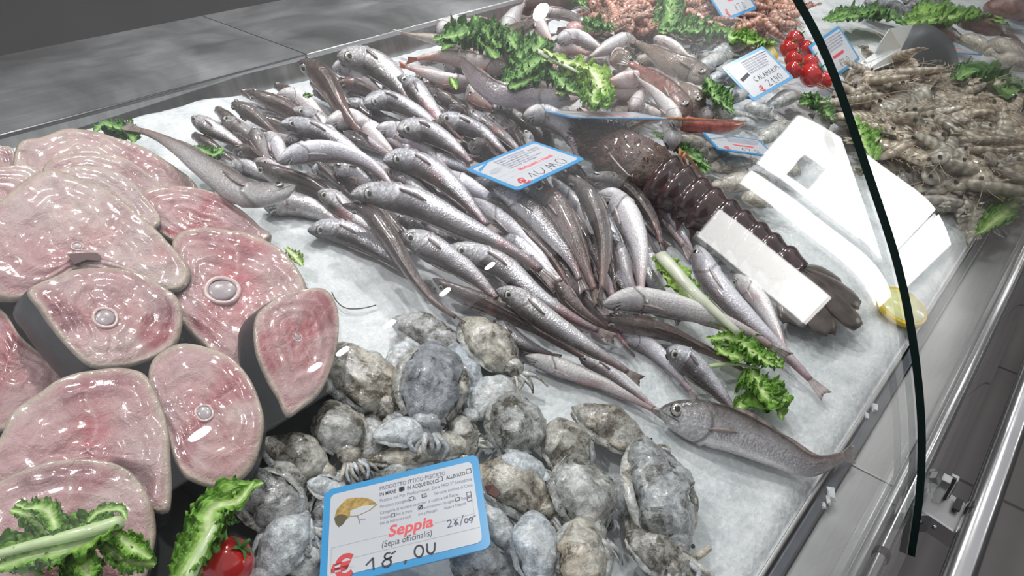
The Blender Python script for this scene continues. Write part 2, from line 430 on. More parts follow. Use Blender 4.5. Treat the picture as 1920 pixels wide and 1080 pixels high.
# ------------------------------------------------------------------ the room
FLOOR = -0.90
def quad(name, pts, mat, thick=None, parent=None):
    pts = [Vector(p) for p in pts]; n = (pts[1]-pts[0]).cross(pts[3]-pts[0]).normalized()*(thick or .01)
    V = pts+[p-n for p in pts]; F = [(0, 1, 2, 3), (7, 6, 5, 4)]+[(i, i+4, (i+1) % 4+4, (i+1) % 4) for i in range(4)]
    return meshobj(name, V, F, mat, parent, smooth=False, origin=pts[0])
def tile_mat():
    m, nt, b = new_mat('grey_floor_tiles')
    tc = N(nt, 'ShaderNodeTexCoord'); br = N(nt, 'ShaderNodeTexBrick'); nt.links.new(tc.outputs['Object'], br.inputs['Vector'])
    br.offset = 0.0; br.inputs['Scale'].default_value = 1.0; br.inputs['Brick Width'].default_value = 0.6; br.inputs['Row Height'].default_value = 0.6
    br.inputs['Mortar Size'].default_value = 0.006; br.inputs['Color1'].default_value = (0.15, 0.138, 0.138, 1); br.inputs['Color2'].default_value = (0.165, 0.15, 0.15, 1)
    br.inputs['Mortar'].default_value = (0.06, 0.055, 0.055, 1)
    n = noise_(nt, tc.outputs['Object'], 3.0, 5); r = ramp(nt, [(0.3, 0.85), (0.7, 1.1)], n)
    nt.links.new(mix(nt, 1.0, br.outputs['Color'], r.outputs[0], 'MULTIPLY'), b.inputs['Base Color']); b.inputs['Roughness'].default_value = 0.42
    return m
fl = meshobj('floor', [(-4, -4.5, FLOOR), (6.3, -4.5, FLOOR), (6.3, 3, FLOOR), (-4, 3, FLOOR), (-4, -4.5, FLOOR-.1), (6.3, -4.5, FLOOR-.1), (6.3, 3, FLOOR-.1), (-4, 3, FLOOR-.1)],
    [(0, 1, 2, 3), (7, 6, 5, 4), (0, 4, 5, 1), (1, 5, 6, 2), (2, 6, 7, 3), (3, 7, 4, 0)], tile_mat(), smooth=False)
struct(fl)
# far shop wall on the right holds a tall daylit glass door (mirrored in the curved glass)
DY0, DY1, DZ1 = -3.75, -2.05, 1.42
WX = 6.0
Vw = []; Fw = []
for (y0, y1, z0, z1) in ((-4.5, DY0, FLOOR, 2.7), (DY1, 3.0, FLOOR, 2.7), (DY0, DY1, DZ1, 2.7)):
    box_data(Vector((WX+.08, (y0+y1)/2, (z0+z1)/2)), Vector((.08, 0, 0)), Vector((0, (y1-y0)/2, 0)), Vector((0, 0, (z1-z0)/2)), Vw, Fw)
struct(meshobj('wall_right', Vw, Fw, M['shopwall'], smooth=False))
struct(box('wall_front', (-4, -4.6, FLOOR), (6.3, -4.5, 2.7), M['shopwall']))
def emis(name, col, s):
    m, nt, b = new_mat(name); b.inputs['Base Color'].default_value = (*col, 1); b.inputs['Emission Color'].default_value = (*col, 1); b.inputs['Emission Strength'].default_value = s; b.inputs['Roughness'].default_value = .3
    return m
M['daylight'] = emis('daylit_door_glass', (1.0, 0.99, 0.97), 5.5)
M['lamp'] = emis('lamp_disc', (1, 1, 1), 60)
M['doorframe'] = simple('door_frame_grey', (0.16, 0.15, 0.16), 0.4)
dr = struct(box('door_1', (WX+.03, DY0+.05, FLOOR+.02), (WX+.05, DY1-.05, DZ1-.05), M['daylight']))
fr_ = []; ff_ = []
ym = (DY0+DY1)/2
for (y0, y1, z0, z1) in ((DY0, DY0+.06, FLOOR, DZ1), (DY1-.06, DY1, FLOOR, DZ1), (DY0, DY1, DZ1-.07, DZ1), (DY0, DY1, FLOOR, FLOOR+.10), (-3.26, -2.97, FLOOR, DZ1), (-2.76, -2.72, FLOOR, DZ1), (-2.76, DY1, -.30, -.22), (DY0, -3.26, FLOOR, -.05), (-2.62, -2.42, .78, 1.02)):
    box_data(Vector((WX, (y0+y1)/2, (z0+z1)/2)), Vector((.05, 0, 0)), Vector((0, (y1-y0)/2, 0)), Vector((0, 0, (z1-z0)/2)), ff_ and fr_ or fr_, ff_)
o = meshobj('door_frame', fr_, ff_, M['doorframe'], smooth=False, origin=(WX, ym, 0)); struct(o)
# ceiling lamps in the row that shows in the glass
def disc_lamp(x, y, z, r, label):
    root = empty('ceiling_lamp', (x, y, z), label, 'lamp', 'round ceiling lamps mirrored in the glass')
    V, F = tube_data([Vector((x, y, z+.10)), Vector((x, y, z+.005)), Vector((x, y, z))], [r*1.15]*3, 24, up=Vector((1, 0, 0)))
    meshobj('housing', V, F, M['doorframe'], root, origin=(x, y, z+.1))
    V, F = tube_data([Vector((x, y, z-.001)), Vector((x, y, z-.012))], [r, r*.97], 24, up=Vector((1, 0, 0)))
    meshobj('lamp_disc', V, F, M['lamp'], root, origin=(x, y, z))
for x in (1.14, 1.82, 2.01, 2.36, 2.83, 3.26):
    disc_lamp(x, -2.86, 2.2, .040 if x > 1.2 else .055, 'small round ceiling lamp seen only as a white oval mirrored in the curved glass')
disc_lamp(2.62, -.27, 2.2, .045, 'larger round ceiling lamp mirrored at the top edge above the mixed fish')
# ------------------------------------------------------------------ the counter
BY = 0.872                                        # front face of the back ledge
def ledge_z(x): return 0.168+(x-0.24)*0.0235
XA, XB = -0.6, 4.2
seam_x = PY(573, 97, BY).x
cnt = empty('display_counter', (0.8, 0.45, FLOOR), 'stainless steel fish display counter holding the bed of ice', 'counter')
def wall_y(x):   # where ledge meets the dark back wall
    a = PZ(0, 107, ledge_z(.3)); b_ = PZ(530, 0, ledge_z(.75)); return a.y+(b_.y-a.y)*(x-a.x)/(b_.x-a.x)
for (x0, x1) in ((XA, seam_x-.0012), (seam_x+.0012, XB)):
    z0, z1 = ledge_z(x0), ledge_z(x1)
    V = [(x0, BY, z0), (x1, BY, z1), (x1, max(wall_y(x1), BY+.1)+.1, z1), (x0, max(wall_y(x0), BY+.1)+.1, z0)]
    V += [(v[0], v[1], v[2]-.018) for v in V]
    o = meshobj('back_ledge', V, [(0, 1, 2, 3), (7, 6, 5, 4), (0, 4, 5, 1), (1, 5, 6, 2), (2, 6, 7, 3), (3, 7, 4, 0)], M['steel_ledge'], cnt, smooth=False, origin=V[0])
    tube('ledge_edge', [Vector((x0, BY-.0005, z0-.001)), Vector((x1, BY-.0005, z1-.001))], .0013, M['bright_edge'], cnt, 8)
    V = [(x0, BY+.002, z0-.002), (x1, BY+.002, z1-.002), (x1, BY-.024, .10), (x0, BY-.024, .10)]
    quad('ledge_face', V[::-1], M['steel_face'], .004, cnt)
box('tray_floor', (XA, .05, -.05), (XB, BY+.02, -.03), M['tray_dark'], cnt)
# rim of the tray at the front, and the steel shelf beyond it
box('tray_rim', (XA, .0425, -.03), (XB, .052, .004), M['rim_slate'], cnt, .002)
box('tray_rim_lip', (XA, .0535, -.03), (XB, .0575, .007), M['steel_front'], cnt, .0015)
sx = PZ(1588, 867, -.003).x
for (x0, x1) in ((XA, sx-.0008), (sx+.0008, XB)):
    box('front_shelf', (x0, .004, -.02), (x1, .0420, -.003), M['steel_front'], cnt, .001)
    box('front_shelf_skirt', (x0, -.018, -.055), (x1, .005, -.022), M['steel_front'], cnt, .001)
box('front_panel', (XA, -.012, FLOOR+.15), (XB, .02, -.056), M['steel_front'], cnt)
box('plinth', (XA, .05, FLOOR), (XB, 1.2, FLOOR+.14), M['dark_rubber'], cnt)
# rails
r1a = PZ(1672, 1000, -.002); r2a = PZ(1862, 890, -.002)
y1 = PZ(1672, 1000, -.002).y; y2 = PZ(1866, 890, -.012).y
def rail(name, y, z, r, label):
    root = empty(name, (.6, y, z), label, 'rail')
    tube('tube', [Vector((XA, y, z)), Vector((XB, y, z))], r, M['chrome'], root, 24)
    return root
ra = rail('glass_rail', y1, -.002, .0055, 'thin polished steel rail along the foot of the curved glass')
x_c = PZ(1650, 1040, -.002).x
tube('rubber_sleeve', [Vector((x_c-.004, y1, -.002)), Vector((x_c+.004, y1, -.002))], .0068, M['dark_rubber'], ra, 24)
rb = rail('bumper_rail', y2, -.012, .0125, 'thick polished steel bumper rail in front of the counter')
XE = .55
br = empty('rail_bracket', (XE+.01, -.03, -.03), 'angular steel bracket joining the two rails under the glass end', 'bracket')
xb = PZ(1760, 960, -.02).x
V = []; F = []
quad('plate', [(xb+.022, y1-.002, -.008), (xb-.018, y1-.002, -.008), (xb-.018, y2+.008, -.016), (xb+.022, y2+.008, -.016)], M['steel_front'], .004, br)
quad('side_plate', [(xb-.018, y1-.002, -.008), (xb-.018, y2+.008, -.016), (xb-.018, y2+.008, -.034), (xb-.018, y1-.002, -.026)], M['chrome'], .003, br)
box('slot', (xb+.002, (y1+y2)/2-.012, -.0115), (xb+.018, (y1+y2)/2-.006, -.0095), M['dark_rubber'], br)
box('clamp', (xb+.000, (y1+y2)/2+.004, -.012), (xb+.010, (y1+y2)/2+.012, .016), M['chrome'], br, .001)
box('clamp_jaw', (xb+.012, (y1+y2)/2-.001, -.012), (xb+.020, (y1+y2)/2+.006, .012), M['chrome'], br, .001)
box('clamp_pad', (xb+.0095, (y1+y2)/2+.001, -.012), (xb+.0125, (y1+y2)/2+.010, .014), M['dark_rubber'], br)
tube('screw', [Vector((xb-.022, (y1+y2)/2, -.020)), Vector((xb-.0165, (y1+y2)/2, -.020))], .0022, M['chrome'], br, 12)
struct(box('wall_back', (XA-2, max(wall_y(.3), BY+.1)+.001, FLOOR), (6.0, max(wall_y(.3), BY+.1)+.14, 2.4), M['wall']))

# ------------------------------------------------------------------ bed of ice
def ice_h(x, y):
    e = min(1.0, max(0.0, (y-.056)/.022)); edge = -.012*(1-e)**2
    back = -.02*max(0, (y-.835)/.02) * min(1, max(0, (x-.46)/.12)) if y > .835 else 0
    n = .0036*mn.noise(Vector((x*14, y*14, 0)))+.0016*mn.noise(Vector((x*45, y*45, 3)))+.0008*mn.noise(Vector((x*130, y*130, 7)))
    return ice_z(y)+edge+back+n
xs = np.concatenate([np.arange(-.35, 1.4, .0065), np.arange(1.4, 4.1, .02)]); ys = np.concatenate([np.arange(.0575, .10, .004), np.arange(.10, .852, .0065)])
V = [(x, y, ice_h(x, y)) for x in xs for y in ys]; ny = len(ys); F = []
for i in range(len(xs)-1):
    for j in range(ny-1): a = i*ny+j; F.append((a, a+ny, a+ny+1, a+1))
b0 = len(V)
V += [(xs[0], ys[0], -.029), (xs[-1], ys[0], -.029), (xs[-1], ys[-1], -.029), (xs[0], ys[-1], -.029)]
F += [tuple([i*ny for i in range(len(xs))]+[b0+1, b0])]
F += [tuple([i*ny+ny-1 for i in range(len(xs)-1, -1, -1)]+[b0+3, b0+2]), tuple([j for j in range(ny-1, -1, -1)]+[b0, b0+3]), tuple([(len(xs)-1)*ny+j for j in range(ny)]+[b0+2, b0+1])]
ice = meshobj('crushed_ice', V, F, M['ice'])
tag(ice, 'white bed of crushed ice filling the whole display tray', 'ice', kind='stuff')
# loose chips of ice along the front rim
for (px, py, s) in ((1560, 925, .005), (1552, 938, .003), (1545, 948, .0025), (1640, 765, .004), (1625, 780, .003)):
    p = PZ(px, py, .004+s*.4); V = []; F = []; box_data(p, Vector((s, s*.4, 0)), Vector((-s*.2, s*.5, .1*s)), Vector((0, .1*s, s*.4)), V, F)
    V = [v+Vector((rnd.uniform(-1, 1), rnd.uniform(-1, 1), rnd.uniform(-.5, .8)))*s*.38 for v in V]
    tag(meshobj('ice_chip', V, F, M['ice'], smooth=False, origin=p), 'small loose chip of ice on the dark front rim of the tray', 'ice chip', 'loose ice chips on the front rim')
# ------------------------------------------------------------------ curved glass
def glass_mat():
    m = bpy.data.materials.new('counter_glass'); m.use_nodes = True; nt = m.node_tree; nt.nodes.clear()
    out = nt.nodes.new('ShaderNodeOutputMaterial'); mx = nt.nodes.new('ShaderNodeMixShader'); ge = nt.nodes.new('ShaderNodeNewGeometry')
    dt = nt.nodes.new('ShaderNodeVectorMath'); dt.operation = 'DOT_PRODUCT'; nt.links.new(ge.outputs['Incoming'], dt.inputs[0]); nt.links.new(ge.outputs['Normal'], dt.inputs[1])
    fz = math_(nt, 'ADD', 0.04, math_(nt, 'MULTIPLY', 0.96, math_(nt, 'POWER', math_(nt, 'SUBTRACT', 1.0, math_(nt, 'ABSOLUTE', dt.outputs['Value'])), 5.0)))
    tr = nt.nodes.new('ShaderNodeBsdfTransparent'); gl = nt.nodes.new('ShaderNodeBsdfGlossy')
    tr.inputs['Color'].default_value = (0.975, 0.985, 0.98, 1); gl.inputs['Roughness'].default_value = 0.012; gl.inputs['Color'].default_value = (1, 1, 1, 1)
    nt.links.new(fz, mx.inputs[0]); nt.links.new(tr.outputs[0], mx.inputs[1]); nt.links.new(gl.outputs[0], mx.inputs[2]); nt.links.new(mx.outputs[0], out.inputs[0])
    return m
M['glass'] = glass_mat()
M['glass_edge'] = simple('green_glass_edge', (0.006, 0.018, 0.016), 0.6, spec=0.1)
M['glass_bevel'] = simple('ground_glass_edge', (0.35, 0.38, 0.38), 0.3)
prof = []
for p in [(1706, 1048), (1722, 930), (1725, 800), (1710, 650), (1680, 500), (1625, 330), (1555, 130), (1490, 0)]:
    w_ = ray(*p); q = O+w_*(XE/w_.x); prof.append(Vector((0, q.y, q.z)))
prof += [Vector((0, .245, .440)), Vector((0, .315, .487)), Vector((0, .40, .520)), Vector((0, .52, .540))]
prof = catmull(prof, 70)
for (x0, x1, lab) in ((-1.2, XE, 'near curved glass pane with a dark green cut edge'), (XE+.004, 4.2, 'far curved glass pane beyond the dark green edge')):
    V = []; F = []; mi = []; n = len(prof); T = .0060
    for x in (x0, x1):
        for i, p in enumerate(prof):
            t = (prof[min(i+1, n-1)]-prof[max(i-1, 0)]).normalized(); nn = Vector((0, -t.z, t.y))
            of = -.0034 if x0 < 0 else .0030; V.append(Vector((x, p.y, p.z))+nn*of); V.append(Vector((x, p.y, p.z))+nn*(of-T))
    V = V+V; K4 = 4*n
    for i in range(n-1):
        a = 2*i; b = 2*n+2*i
        F += [(a, b, b+2, a+2), (a+1, a+3, b+3, b+1)]; mi += [0, 0]
        a += K4; b += K4
        F += [(a, a+2, a+3, a+1), (b, b+1, b+3, b+2)]; mi += [1, 1]
    F += [tuple(K4+k for k in (0, 1, 2*n+1, 2*n)), tuple(K4+k for k in (2*n-2, 4*n-2, 4*n-1, 2*n-1))]; mi += [1, 1]
    if x0 < 0: mi = [0 for k_ in mi]
    o = meshobj('curved_glass', V, F, [M['glass'], M['glass_edge'], M['glass_bevel']], midx=mi, origin=(x1 if x0 < 0 else x0, 0, 0))
    m_ = o.data
    # smooth only the large faces
    m_.polygons.foreach_set('use_smooth', [k == 0 for k in mi]); m_.update()
    tag(o, lab, 'glass pane', 'curved panes of the counter')
# ------------------------------------------------------------------ the hakes
HK = []
GH = 'hakes heaped on the ice'
MN_ = {'h': 'hake', 'w': 'hake_white', 'b': 'hake_brown', 'g': 'hake_grey'}
LN = {'h': 'silver', 'w': 'pale white-bellied', 'b': 'brown-backed', 'g': 'grey'}
LAY = [.013, .030, .047, .062]
def hake(px, w, lay, roll, m='h', tip=0, cut=True):
    h0 = LAY[lay]; hs = [h0, max(.010, h0-.018)] if not tip else [h0, tip]
    o = make_fish('hake', px, w, hs, roll, MN_[m], '', 'fish', GH, tail=cut, fin='fin_pale' if m == 'w' else 'fin')
    o['_m'] = m; HK.append((o, px, m)); return o
# partly buried hakes that fill the heap first
FILL = []
poly = [(430, 215), (560, 150), (700, 140), (830, 190), (1000, 250), (1080, 290), (1200, 400), (1260, 520), (1130, 590), (900, 500), (700, 400), (540, 350), (430, 290)]
def inside(x, y, pg):
    c = False; j = len(pg)-1
    for i in range(len(pg)):
        if (pg[i][1] > y) != (pg[j][1] > y) and x < (pg[j][0]-pg[i][0])*(y-pg[i][1])/(pg[j][1]-pg[i][1])+pg[i][0]: c = not c
        j = i
    return c
k = 0
for gy in range(150, 600, 42):
    for gx in range(420, 1280, 66):
        x = gx+rnd.uniform(-14, 14)+(33 if (gy//42) % 2 else 0); y = gy+rnd.uniform(-10, 10)
        if not inside(x, y, poly): continue
        s = .55+.75*(y/600); a = math.atan2(.62, 1)+rnd.uniform(-.25, .25)+(.45 if x > 980 else 0)
        L = 150*s; dx, dy = math.cos(a)*L, math.sin(a)*L
        o = make_fish('hake', [(x-dx*.4, y-dy*.4), (x+dx*.1, y+dy*.06), (x+dx*.6, y+dy*.6)], 36*s, .014, rnd.choice([60, 40, 150, 20, 75]), rnd.choice(['hake', 'hake', 'hake_brown', 'hake_grey', 'hake_white']), '', 'fish', GH, pect=False)
        FILL.append(o); HK.append((o, [(x-dx*.4, y-dy*.4), (x, y), (x+dx*.6, y+dy*.6)], 'f')); k += 1
H_ = [
 ([(359, 219), (400, 243), (440, 266), (480, 290)], 34, 1, 'L', 'h'), ([(360, 252), (400, 275), (450, 310)], 28, 0, 'T', 'b'),
 ([(415, 222), (450, 242), (500, 278)], 36, 1, 'l', 'g'), ([(434, 193), (470, 213), (505, 240), (530, 262)], 36, 1, 45, 'g'),
 ([(462, 172), (505, 190), (560, 218), (630, 280)], 40, 1, 'T', 'b'), ([(520, 176), (562, 186), (610, 225), (640, 250)], 36, 1, 'B', 'w'),
 ([(547, 204), (590, 222), (650, 285), (700, 330)], 34, 1, 'L', 'h'), ([(525, 232), (565, 236), (620, 258), (680, 300), (730, 350)], 40, 2, 'L', 'h'),
 ([(439, 282), (470, 288), (520, 312)], 34, 1, 35, 'b'), ([(478, 240), (483, 262), (500, 300), (508, 320)], 34, 1, 70, 'g'),
 ([(500, 248), (520, 275), (545, 330), (560, 345)], 36, 1, 'B', 'w'), ([(537, 264), (570, 266), (620, 292)], 28, 1, 'L', 'h'),
 ([(522, 303), (560, 288), (620, 282), (675, 298), (715, 325), (748, 372)], 42, 3, 'B', 'w'),
 ([(430, 315), (462, 312), (510, 340)], 34, 0, 'B', 'h'), ([(480, 306), (512, 325), (580, 350), (640, 385), (700, 430)], 46, 1, 20, 'b'),
 ([(553, 348), (515, 362), (460, 362), (400, 325), (335, 278), (285, 252), (235, 237)], 58, 3, 78, 'g'),
 ([(585, 318), (615, 318), (660, 350)], 32, 0, 'B', 'h'), ([(625, 315), (670, 325), (730, 365)], 36, 1, 'R', 'h'),
 ([(495, 388), (545, 382), (600, 398), (660, 435)], 50, 0, 'B', 'h'), ([(596, 360), (628, 377), (665, 410), (725, 455)], 42, 1, 'L', 'h'),
 ([(577, 433), (620, 430), (670, 446), (720, 475), (765, 508), (805, 545)], 48, 0, 'L', 'h'),
 ([(641, 384), (690, 400), (732, 448), (770, 510), (808, 560), (850, 592), (885, 612)], 46, 2, 'T', 'b'),
 ([(657, 366), (705, 364), (780, 380), (860, 420), (950, 465), (1005, 500), (1040, 532)], 60, 3, 'L', 'h'),
 ([(768, 428), (800, 430), (850, 455)], 32, 1, 'L', 'g'), ([(753, 438), (790, 455), (850, 490), (900, 528), (945, 575)], 56, 2, 'L', 'h'),
 ([(930, 545), (968, 558), (1020, 597), (1090, 643), (1150, 680), (1200, 712)], 50, 2, 'L', 'h'),
 ([(812, 522), (850, 545), (920, 575), (1000, 615), (1060, 652), (1120, 685)], 42, 1, 25, 'b'),
 ([(838, 464), (885, 475), (945, 502), (1010, 558), (1080, 600), (1150, 634)], 50, 2, 'L', 'h'), ([(833, 430), (880, 440), (940, 485), (975, 515)], 34, 1, 'R', 'g'),
 ([(719, 302), (760, 300), (812, 322), (860, 362), (905, 412), (930, 440)], 52, 2, 'L', 'h'), ([(718, 320), (750, 333), (800, 368), (850, 400)], 38, 1, 'L', 'h'),
 ([(745, 243), (795, 246), (845, 272), (895, 315)], 50, 2, 'L', 'h'), ([(610, 232), (665, 226), (715, 268), (760, 315)], 42, 1, 'B', 'w'),
 ([(665, 228), (705, 245), (775, 290)], 30, 1, 'B', 'w'), ([(705, 240), (745, 250), (800, 282), (850, 330)], 42, 1, 'B', 'w'),
 ([(637, 196), (672, 198), (710, 222), (765, 240), (820, 268)], 36, 1, 'l', 'h'), ([(683, 196), (722, 188), (765, 203), (810, 232), (860, 270)], 42, 2, 'L', 'h'),
 ([(632, 154), (660, 160), (700, 176), (750, 200)], 36, 2, 'T', 'b'), ([(623, 127), (660, 130), (705, 165), (730, 185)], 34, 1, 'B', 'w'),
 ([(558, 117), (590, 133), (618, 165), (638, 200), (660, 230), (690, 262)], 56, 2, 25, 'b'),
 ([(632, 106), (685, 113), (728, 138), (760, 175), (790, 220)], 58, 2, 'L', 'h'), ([(745, 144), (767, 157), (795, 190), (825, 225), (860, 262)], 42, 2, 'L', 'h'),
 ([(777, 144), (800, 157), (830, 190), (870, 235)], 36, 1, 'L', 'h'), ([(811, 171), (838, 188), (875, 215), (915, 248)], 34, 2, 'T', 'b'),
 ([(843, 197), (870, 213), (905, 245)], 28, 2, 'T', 'b'), ([(876, 207), (905, 228), (945, 258), (995, 305)], 36, 2, 'l', 'h'),
 ([(823, 218), (855, 231), (905, 252), (960, 298)], 44, 2, 'L', 'h'), ([(808, 231), (835, 240), (875, 270)], 28, 2, 'T', 'b'),
 ([(922, 200), (962, 210), (1005, 248), (1040, 285)], 40, 1, 'L', 'h'), ([(915, 217), (945, 230), (975, 255), (1005, 290)], 34, 2, 20, 'h'),
 ([(946, 234), (965, 250), (985, 285)], 30, 2, 'T', 'b'), ([(986, 244), (990, 265), (1000, 300)], 26, 2, 'l', 'h'),
 ([(881, 269), (908, 280), (950, 310)], 38, 2, 'T', 'b'), ([(879, 142), (884, 180), (888, 228)], 38, 1, 'B', 'w'),
 ([(982, 217), (1022, 216), (1058, 238), (1074, 265), (1082, 300)], 44, 3, 'B', 'w'), ([(898, 200), (925, 228), (960, 260)], 28, 0, 'B', 'w'),
 ([(925, 352), (962, 368), (1002, 405), (1042, 450), (1073, 492), (1095, 545)], 46, 2, -50, 'h'), ([(918, 378), (952, 402), (1000, 450), (1040, 492), (1072, 545), (1095, 585)], 36, 1, 'T', 'b'),
 ([(885, 372), (930, 405), (985, 450), (1035, 510), (1085, 565)], 36, 1, 'B', 'w'), ([(998, 345), (1040, 385), (1070, 440), (1098, 502), (1122, 565)], 50, 2, -30, 'b'),
 ([(1035, 335), (1068, 372), (1100, 415), (1112, 465), (1118, 530)], 30, 1, 'B', 'w'), ([(1060, 330), (1095, 357), (1122, 408), (1134, 460), (1130, 520), (1125, 565)], 50, 3, 40, 'g'),
 ([(1122, 362), (1152, 375), (1182, 418), (1200, 475), (1202, 535), (1207, 572)], 56, 3, 'B', 'w'), ([(1100, 333), (1145, 340), (1190, 368), (1225, 415), (1245, 475)], 46, 2, 50, 'h'),
 ([(1118, 306), (1170, 325), (1215, 368), (1252, 418), (1295, 478)], 42, 1, 'B', 'w'), ([(1228, 382), (1258, 408), (1285, 448), (1305, 482)], 28, 1, 'B', 'w'),
 ([(1138, 440), (1150, 500), (1155, 570)], 28, 1, 'T', 'b'), ([(1160, 455), (1175, 515), (1200, 565)], 38, 1, 'B', 'w'),
 ([(1208, 470), (1222, 508), (1235, 560)], 36, 0, 'B', 'w'), ([(1062, 308), (1090, 328), (1115, 360)], 26, 1, 'T', 'g'),
 ([(1132, 571), (1180, 562), (1240, 568), (1320, 590), (1400, 622), (1475, 668)], 52, 2, 'B', 'w'), ([(1125, 595), (1180, 608), (1250, 624), (1310, 650), (1370, 680), (1415, 708)], 46, 1, 'T', 'b'),
 ([(1160, 625), (1215, 648), (1260, 690), (1305, 745)], 36, 0, 'B', 'w'), ([(1250, 655), (1292, 680), (1335, 722), (1390, 785)], 52, 1, 'L', 'h'),
 ([(1305, 460), (1332, 520), (1400, 597), (1470, 662), (1545, 738)], 50, 1, 120, 'w'), ([(1375, 515), (1420, 558), (1450, 608), (1480, 672)], 38, 0, 'B', 'w'),
 ([(985, 668), (1050, 690), (1120, 715), (1180, 745), (1245, 780)], 38, 0, 'B', 'w'), ([(1085, 668), (1140, 698), (1190, 735), (1240, 775)], 32, 0, 100, 'w'),
 ([(925, 600), (970, 640), (1050, 672)], 42, 0, 100, 'h'), ([(1040, 525), (1090, 585), (1155, 625)], 36, 1, 70, 'b'),
 ([(1030, 560), (1075, 595), (1140, 640)], 32, 0, 110, 'w')]
for a in H_: hake(*a[:4], m=a[4])
bigf = make_fish('grey_fish', [(1236, 770), (1290, 785), (1360, 805), (1440, 838), (1500, 868), (1535, 872), (1600, 850)], 84, [.016, .018, .018, .018, .016, .016, .012], -42, 'hake', 'single grey fish lying apart on bare ice, its tail overhanging the front rim', 'fish', None, fork=.1)
# ------------------------------------------------------------------ other fish behind
MIX = []
def mixf(name, px, w, h, roll, mat, label, prof=MULLET, fin='fin_pale', **kw):
    o = make_fish(name, px, w, h, roll, mat, label, 'fish', 'mixed fish behind the hakes', prof=prof, fin=fin, **kw); MIX.append(o)
mixf('eel_like_fish', [(1068, 186), (1000, 184), (945, 180), (905, 158), (875, 125), (858, 95)], 42, .075, 'T', 'eel', 'long smooth violet-grey fish draped in a curve beside the curly green lettuce', EEL, 'fin', pect=False)
mixf('mullet', [(956, 131), (905, 120), (830, 106), (765, 113)], 38, .055, 'B', 'pinkfish', 'pinkish white fish with an orange tail beside the steel ledge', fin='fin_red')
mixf('mullet', [(880, 155), (840, 150), (800, 138), (750, 122)], 30, .045, 'B', 'pinkfish', 'salmon-pink fish lying just below the orange-tailed white one', fin='fin_red')
mixf('mullet', [(880, 92), (820, 74), (775, 66), (740, 57)], 28, .04, 'L', 'brownfish', 'brownish grey fish closest to the steel ledge corner, tail to the left')
mixf('mullet', [(822, 62), (850, 45), (900, 38)], 34, .05, 'B', 'whitefish', 'pale fish by the ledge with its snout toward the ledge above dark lettuce')
mixf('mullet', [(945, 62), (965, 30), (985, 5)], 40, .05, 'B', 'whitefish', 'milky fish standing up behind the dark green lettuce')
mixf('scorpion_fish', [(930, 78), (965, 60), (1005, 45), (1030, 40)], 40, .065, 'T', 'brownfish', 'blunt mottled brown fish poking out above the dark green lettuce', fin='fin')
mixf('mullet', [(1005, 35), (1020, 60), (1040, 88)], 28, .07, 'B', 'pinkfish', 'short pink fish pointing down beside the blunt brown fish')
mixf('mullet', [(1000, 22), (1060, 28), (1110, 50), (1150, 62)], 26, .06, 'l', 'whitefish', 'slim whitish fish at the very back of the mixed heap')
mixf('mullet', [(1045, 78), (1080, 68), (1125, 90), (1150, 100)], 30, .075, 'B', 'whitefish', 'white arched fish beside the round pink piece')
mixf('mullet', [(1030, 100), (1060, 90), (1110, 104)], 32, .06, 'B', 'pinkfish', 'pinkish fish tucked under the white arched one')
mixf('mullet', [(1180, 72), (1150, 84), (1118, 100), (1100, 112)], 36, .08, 'B', 'whitefish', 'silvery cream fish with a blunt end resting on top of the mixed heap')
mixf('mullet', [(1210, 150), (1170, 150), (1130, 155)], 40, .07, 'B', 'pinkfish', 'fat white and rose fish beside the light green lettuce tip')
mixf('mullet', [(1210, 180), (1170, 172), (1130, 176)], 38, .05, 'B', 'pinkfish', 'pinkish grey fish under the fat white and rose one')
mixf('weever', [(1322, 152), (1300, 135), (1260, 120), (1220, 95), (1180, 72)], 46, .075, 'T', 'brownfish', 'long smooth brown fish pointing its head at the squids', fin='fin')
mixf('mullet', [(1225, 72), (1260, 85), (1300, 112)], 22, .07, 'B', 'whitefish', 'narrow silvery white fish above the long brown fish')
mixf('gurnard', [(1290, 214), (1265, 190), (1225, 150), (1195, 128), (1165, 112)], 50, .085, 'T', 'redfish', 'red-brown gurnard with its head pointing down to the lobster', fin='fin')
mixf('mullet', [(1275, 235), (1255, 205), (1230, 175), (1205, 155), (1188, 142)], 34, .08, 'B', 'whitefish', 'cream-bellied bent fish lying alongside the red-brown gurnard')
mixf('mullet', [(1186, 208), (1200, 182), (1218, 165)], 34, .06, 'B', 'pinkfish', 'small white and pink fish pointing down left of the bent cream fish')
mixf('mullet', [(1312, 200), (1290, 175), (1262, 150)], 42, .06, 'T', 'brownfish', 'speckled brown fish between the gurnard and the green leaf')
mixf('mullet', [(1335, 222), (1315, 205), (1295, 180)], 26, .05, 'B', 'whitefish', 'thin bright white fish below the speckled brown fish')
mixf('mullet', [(1262, 272), (1258, 245), (1240, 210)], 42, .05, 'B', 'whitefish', 'whitish fish hanging down behind the red claw piece near the lobster')
mixf('mullet', [(1180, 120), (1160, 112), (1140, 118)], 40, .075, 'T', 'brownfish', 'short brown fish curled in the middle of the mixed heap', simple_=False)
MFILL = []
mpoly = [(850, 50), (950, 25), (1100, 40), (1200, 70), (1300, 120), (1340, 215), (1220, 235), (1040, 215), (900, 195), (770, 130)]
